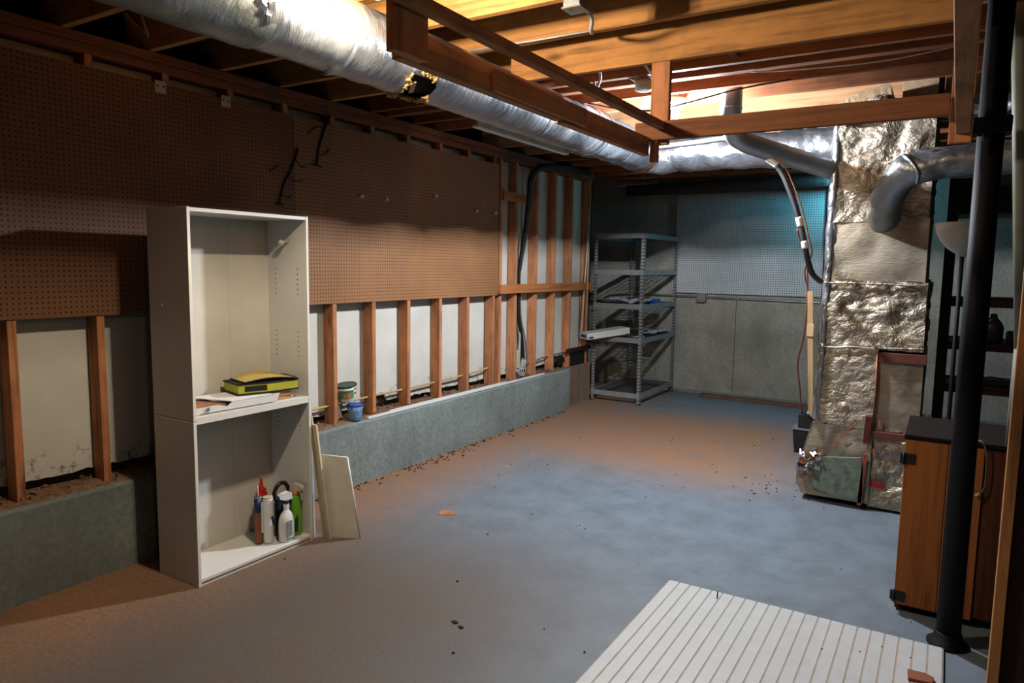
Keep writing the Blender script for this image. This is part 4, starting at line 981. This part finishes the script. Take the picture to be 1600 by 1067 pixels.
# ------------------------------------------------------------------ right side: post, cabinet, lamp, shelves
sc_ = thing('steel_column', (.092, 3.25, 0), 'black steel support column standing on the floor before the cabinet', 'column')
part('column_shaft', MB().tube([(.092, 3.25, .02), (.092, 3.25, 2.52)], .044, 28), BLACK, sc_)
part('base_plate', MB().lathe([(.075, 0), (.075, .010), (.055, .018), (.050, .05), (.045, .055)], .092, 3.25, 24), BLACK, sc_)
part('saddle', MB().box(.028, .155, 3.20, 3.30, 2.015, 2.075, c=.004), BLACK, sc_)
cb = thing('wooden_cabinet', (.4, 3.7, 0), 'low wooden cabinet with hinged plank door and dark top, behind the column', 'cabinet')
part('cabinet_door', MB().box(-.116, .045, 3.448, 3.466, .035, .778, c=.002), CABW, cb)
part('door_plank', MB().box(.0465, .115, 3.448, 3.466, .035, .778, c=.002), CABW, cb)
part('door_plank', MB().box(.1165, .172, 3.448, 3.466, .035, .778, c=.002), CABW, cb)
DCW = wood('shaded_cabinet_wood', (104, 56, 34), 2)  # darker cabinet wood, the column's shadow put into the colour
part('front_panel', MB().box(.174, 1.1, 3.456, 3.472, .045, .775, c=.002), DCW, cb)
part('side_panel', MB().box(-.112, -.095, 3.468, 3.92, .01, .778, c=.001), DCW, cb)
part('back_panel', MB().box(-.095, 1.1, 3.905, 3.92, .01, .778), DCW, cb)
part('cabinet_top', MB().box(-.122, 1.12, 3.445, 3.93, .779, .800, c=.003), plain('dark_worktop', (34, 24, 20), .85, spec=.1), cb)
part('plinth', MB().box(-.08, 1.05, 3.50, 3.89, 0, .045), BLKP, cb)
for z in (.695, .075):
    b = MB().box(-.132, -.075, 3.442, 3.448, z - .022, z + .022, c=.001).tube([(-.118, 3.440, z - .026), (-.118, 3.440, z + .026)], .006, 8)
    part('hinge', b, plain('black_iron', (22, 24, 22), .5), cb)
hw = thing('cord', (.13, 3.42, .8), 'thin pale-tipped cord hanging over the cabinet front', 'cord')
part('cord_line', MB().tube(smooth_path([(.14, 3.47, .806), (.16, 3.44, .806), (.176, 3.436, .76), (.180, 3.436, .66), (.176, 3.436, .61), (.165, 3.436, .592)], 6), .0026, 6), plain('dark_cord', (120, 112, 104), .5), hw)
part('cord_end', MB().tube([(.165, 3.436, .592), (.150, 3.436, .578)], .007, 8), IVORY, hw)
fl_ = thing('floor_lamp', (.046, 4.6, 0), 'torchiere floor lamp with white bowl shade behind the black column', 'lamp')
part('lamp_pole', MB().tube([(.046, 4.6, .02), (.046, 4.6, 1.60)], .011, 12), BLACK, fl_)
part('lamp_base', MB().lathe([(.13, 0), (.13, .012), (.02, .03)], .046, 4.6, 24), BLACK, fl_)
part('lamp_shade', MB().lathe([(.018, 1.585), (.030, 1.60), (.075, 1.630), (.112, 1.675), (.134, 1.725), (.143, 1.768), (.139, 1.768), (.128, 1.72), (.105, 1.675), (.06, 1.635), (.01, 1.615)], .046, 4.6, 32), LAMPSH, fl_, 'frosted white bowl shade')
dsh = thing('dark_shelving', (.5, 5.4, 0), 'dark wooden shelving unit in the shadows behind the column', 'shelf')
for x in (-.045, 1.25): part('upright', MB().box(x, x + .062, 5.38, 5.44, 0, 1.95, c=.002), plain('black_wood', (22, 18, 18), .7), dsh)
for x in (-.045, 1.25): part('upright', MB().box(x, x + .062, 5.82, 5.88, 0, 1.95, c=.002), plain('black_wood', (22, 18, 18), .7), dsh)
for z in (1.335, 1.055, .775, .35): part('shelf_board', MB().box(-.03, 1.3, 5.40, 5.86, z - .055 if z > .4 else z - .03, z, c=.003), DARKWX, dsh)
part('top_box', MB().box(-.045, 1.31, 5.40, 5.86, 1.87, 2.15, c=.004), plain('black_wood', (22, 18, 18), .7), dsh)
jg = thing('oil_jug', (.25, 5.46, 1.056), 'dark plastic jug with pale handle highlight on the second dark shelf', 'jug')
part('jug_body', MB().lathe([(.05, 1.056), (.058, 1.062), (.058, 1.155), (.045, 1.185), (.02, 1.215), (.018, 1.24)], .255, 5.47, 18, sy=.7), plain('dark_plum_plastic', (44, 32, 44), .4), jg)
part('jug_handle', MB().tube(smooth_path([(.205, 5.44, 1.08), (.195, 5.43, 1.14), (.225, 5.43, 1.19), (.24, 5.44, 1.20)], 5), .006, 6), IVORY, jg)  # ivory colour stands for the highlight on the handle
solo('dark_case', MB().box(.33, .46, 5.43, 5.56, 1.056, 1.13, c=.008).sphere((.36, 5.43, 1.095), .018), BLKP, 'small black case beside the jug on the dark shelf', 'case')
solo('tool_pile', MB().box(.20, .42, 5.43, 5.60, .776, .815, c=.006).tube([(.21, 5.44, .822), (.27, 5.43, .835), (.33, 5.45, .823)], .006, 6), BLKP, 'low heap of dark tools on the lower dark shelf', 'tools')
solo('paper_sheet', MB().box(.22, .46, 5.41, 5.60, 1.336, 1.344, M=rot(-3, 'Z', (.3, 5.5, 1.3))), plain('dull_card', (96, 76, 56), .8), 'dull brown card lying on the topmost dark shelf', 'card')
ps = thing('doorway_post', (.2, 2.75, 0), 'tall rough wooden post at the right edge with pale narrow edge', 'post')
part('post_edge', MB().box(.196, .228, 2.73, 2.766, 0, 2.521, c=.002), wood('pale_post_wood', (196, 134, 82), 2), ps, 'pale orange narrow edge')
part('post_board', MB().box(.230, .322, 2.75, 2.786, 0, 2.521, c=.002), DARKW, ps, 'wide board, its shade put into a dark colour')  # shaded broad face of the post, painted as dark wood
ppt = thing('pale_pipe', (.262, 3.46, .80), 'pale grey-green pipe rising from the cabinet top and slanting up at the right edge', 'pipe')
part('slanting_length', MB().tube([(.262, 3.46, 1.20), (.196, 3.44, 2.0), (.150, 3.40, 2.521)], .026, 12), plain('grey_green_pipe', (126, 126, 110), .6), ppt)
part('upright_length', MB().tube([(.262, 3.46, .80), (.262, 3.46, 1.21)], .026, 12), plain('grey_green_pipe', (126, 126, 110), .6), ppt)

# ------------------------------------------------------------------ beadboard sheet on the floor, in front
bd = thing('beadboard_panel', (-.48, 2.4, 0), 'white grooved beadboard sheet lying flat on the floor in front', 'panel')
x0, x1, y0, y1 = -1.045, .078, .95, 3.165; nb = 22; gw = .0034; th = .014
def skew(x, y): return x + (y - 3.165) * -.006
for i in range(nb):
    a = x0 + (x1 - x0) * i / nb; b_ = x0 + (x1 - x0) * (i + 1) / nb
    yy = y1 + (a - x0) / (x1 - x0) * .010
    part('bead_strip', MB().add([(a + gw, y0, 0), (b_ - gw, y0, 0), (b_ - gw, yy, 0), (a + gw, yy, 0), (a + gw, y0, th), (b_ - gw, y0, th), (b_ - gw, yy, th), (a + gw, yy, th)],
         [(0, 3, 2, 1), (4, 5, 6, 7), (0, 1, 5, 4), (1, 2, 6, 5), (2, 3, 7, 6), (3, 0, 4, 7)]), plain('beadboard_white', (206, 206, 204), .5, var=.03, bmp=0), bd)
gb = MB()
for i in range(nb + 1):
    a = x0 + (x1 - x0) * i / nb
    w0 = gw if 0 < i < nb else .001
    gb.box(a - w0, a + w0, y0, y1 + .01 * i / nb - .002, 0, th - .0025)
    if 0 < i < nb: gb.box(a - .0012, a + .0012, y0, y1 + .01 * i / nb - .002, 0, th - .001)
part('groove', gb, GROOVE, bd, 'beige grooves', kind='stuff')
nl = MB()
for x, y in ((-.80, 3.10), (-.03, 3.02), (-.13, 3.05), (-.33, 2.9), (-.20, 2.96)): nl.tube([(x, y, th), (x, y, th + .0015)], .004, 6)
part('nail_mark', nl, LEAF, bd, kind='stuff')
part('nail', MB().tube([(-.80, 3.105, th), (-.80, 3.11, th + .03)], .003, 6), LEAF, bd)
solo('wood_scrap', MB().prism([(-.03, 2.84), (.045, 2.85), (.05, 2.895), (.02, 2.91), (-.035, 2.905)], 2, th + .0005, th + .012), plain('rust_scrap', (150, 84, 56), .8), 'torn rust-brown wood scrap on the beadboard corner', 'scrap')

# ------------------------------------------------------------------ litter on the floor
random.seed(9)
lt = MB()
def bit(x, y, s):
    M = Matrix.Translation((x, y, .004)) @ Matrix.Rotation(random.uniform(0, 6.3), 4, 'Z') @ Matrix.Rotation(random.uniform(-.4, .4), 4, 'X')
    lt.box(-s, s, -s * random.uniform(.3, .7), s * .5, -.002, .002, 0, M=M)
for k in range(170):
    y = random.uniform(2.7, 6.5); bit(-3.325 + abs(random.gauss(0, .03)), y, random.uniform(.003, .009))
for k in range(50): bit(-3.30 + abs(random.gauss(0, .06)), random.gauss(4.35, .35), random.uniform(.003, .010))
for k in range(60): bit(random.uniform(-3, 0.0), random.uniform(2.0, 7.8), random.uniform(.002, .006))
for k in range(25): bit(random.gauss(-.95, .12), random.gauss(5.0, .2), random.uniform(.003, .007))
o = solo('leaf_litter', lt, LEAF, 'scattered dark leaf crumbs along the foot of the ledge', 'litter', kind='stuff')
for i, (x, y, s, lb) in enumerate(((-1.676, 2.289, .016, 'small dark dead leaf on the open floor, left of its pair'), (-1.63, 2.27, .013, 'small dark dead leaf on the open floor, right of its pair'), (-1.02, 4.78, .010, 'tiny dark leaf scrap on the floor before the foil duct'))):
    solo('dead_leaf', MB().prism([(x - s, y), (x - s * .2, y + s * .7), (x + s, y + s * .2), (x + s * .5, y - s * .6)], 2, .001, .006), LEAF, lb, 'leaf', 'dead leaves on the floor')
solo('dried_clay', MB().prism([(-2.53, 3.28), (-2.47, 3.30), (-2.44, 3.34), (-2.49, 3.38), (-2.55, 3.35)], 2, 0, .003), plain('clay_orange', (196, 128, 84), .95, var=.2), 'pale orange smear of dried clay on the floor', 'clay')
rb = MB(); random.seed(4)
for k in range(260):
    M = Matrix.Translation((random.uniform(-3.55, -3.40), random.uniform(1.0, 6.5), .447)) @ Matrix.Rotation(random.uniform(0, 6), 4, Vector((random.random(), random.random(), 1)))
    s = random.uniform(.003, .009); rb.box(-s, s, -s, s * .6, -s * .6, s * .6, 0, M=M)
part('ledge_rubble', rb, DIRT, wall_left, kind='stuff')

# ------------------------------------------------------------------ overhead fittings and wires
jb = thing('ceiling_box', (-1.30, 2.53, 2.49), 'grey metal junction box fixed under a joist with white cable', 'box')
part('box_body', MB().box(-1.335, -1.262, 2.496, 2.57, 2.485, 2.524, c=.003), STEEL, jb)
part('box_plate', MB().box(-1.340, -1.257, 2.491, 2.575, 2.480, 2.486, c=.001), plain('grey_plate', (150, 146, 136), .6), jb)
part('box_hole', MB().tube([(-1.31, 2.52, 2.4795), (-1.31, 2.52, 2.4805)], .006, 8), INK, jb)
part('cable', MB().tube(smooth_path([(-1.285, 2.58, 2.50), (-1.29, 2.66, 2.49), (-1.34, 2.76, 2.478), (-1.385, 2.86, 2.50), (-1.40, 2.90, 2.515)], 5), .008, 8), WIREW, jb)
part('cable', MB().tube([(-1.40, 2.894, 2.522), (-1.70, 2.893, 2.523), (-2.05, 2.893, 2.53)], .005, 6), WIREW, jb)
part('cable', MB().tube(smooth_path([(-1.62, 3.34, 2.56), (-1.625, 3.47, 2.50), (-1.66, 3.52, 2.455), (-1.72, 3.62, 2.47), (-1.76, 3.68, 2.52)], 5), .007, 8), WIREW, jb)
def holder(nm, p, lb, em, flip=True, dz=.0, grp='bare bulb lamps under the joists', side=Vector((0, .0, 0))):
    t = thing(nm, (p.x, p.y, p.z), lb, 'lamp', grp)
    # porcelain holder above, widened to block upward light, bulb hangs below
    top = 2.725
    zc = p.z + .055
    part('lamp_holder', MB().lathe([(.018, zc - .026), (.045, zc - .014), (.060, zc - .006), (.062, zc + .035), (.050, zc + .04)], p.x, p.y, 18), WHITE, t)
    part('mounting_stem', MB().tube([(p.x, p.y, zc + .04), (p.x, p.y, top)], .012, 8), STEEL, t)
    b = part('bulb', MB().sphere((p.x, p.y, p.z), .026, 0, 16, 10, 1.15), em, t)
    b.visible_shadow = True
    return b
b1 = holder('bare_bulb', LAMP_NEAR, 'bare warm bulb above the near end of the ducting', EWARM)
b2 = holder('bare_bulb', LAMP_FAR, 'bare cool white bulb glowing behind the crosspiece', ECOOL)
b3 = holder('bare_bulb', ADDED_CORNER, 'unseen bluish bulb added behind the foil duct for the glow on the far pegboard', ECYAN)
b4 = holder('bare_bulb', ADDED_FILL, 'unseen bulb added as fill by the rear right corner of the room', EWARM)
kh = thing('lamp_socket', (-1.50, 3.77, 2.5), 'round white porcelain lamp socket without a bulb under the joists', 'socket')
part('socket_base', MB().lathe([(.040, 2.475), (.046, 2.48), (.048, 2.50), (.048, 2.519)], -1.505, 3.775, 22), IVORY, kh)
part('socket_rim', MB().lathe([(.030, 2.466), (.046, 2.468), (.048, 2.478)], -1.505, 3.775, 22), WHITE, kh)
part('socket_block', MB().box(-1.56, -1.45, 3.706, 3.83, 2.519, 2.56), JDK, kh)
def wire(pts, r, lb, mt, nm='wire'):
    solo(nm, MB().tube(smooth_path(pts, 6), r, 6), mt, lb, 'wire')
wire([(-2.0, 4.10, 2.516), (-1.6, 4.105, 2.43), (-1.1, 4.11, 2.495), (-.8, 4.11, 2.516)], .005, 'thin black wire slung under the far joists', BLKP)
wire([(-1.36, 3.34, 2.515), (-1.42, 3.9, 2.47), (-1.48, 4.15, 2.475), (-1.50, 4.26, 2.53)], .007, 'white cable running from joist to the glowing bulb', WIREW)
wire([(-.95, 3.86, 2.516), (-.75, 3.88, 2.505), (-.35, 3.9, 2.50), (-.04, 3.86, 2.516)], .0035, 'thin pale wire sagging under the joists near the foil duct', WIREW)
wire([(-2.86, 1.72, 2.53), (-2.83, 1.73, 2.44), (-2.90, 1.78, 2.42), (-3.0, 1.74, 2.53)], .006, 'short loop of cable hanging over the left end of the wall', plain('grey_brown_cord', (120, 112, 104), .5))
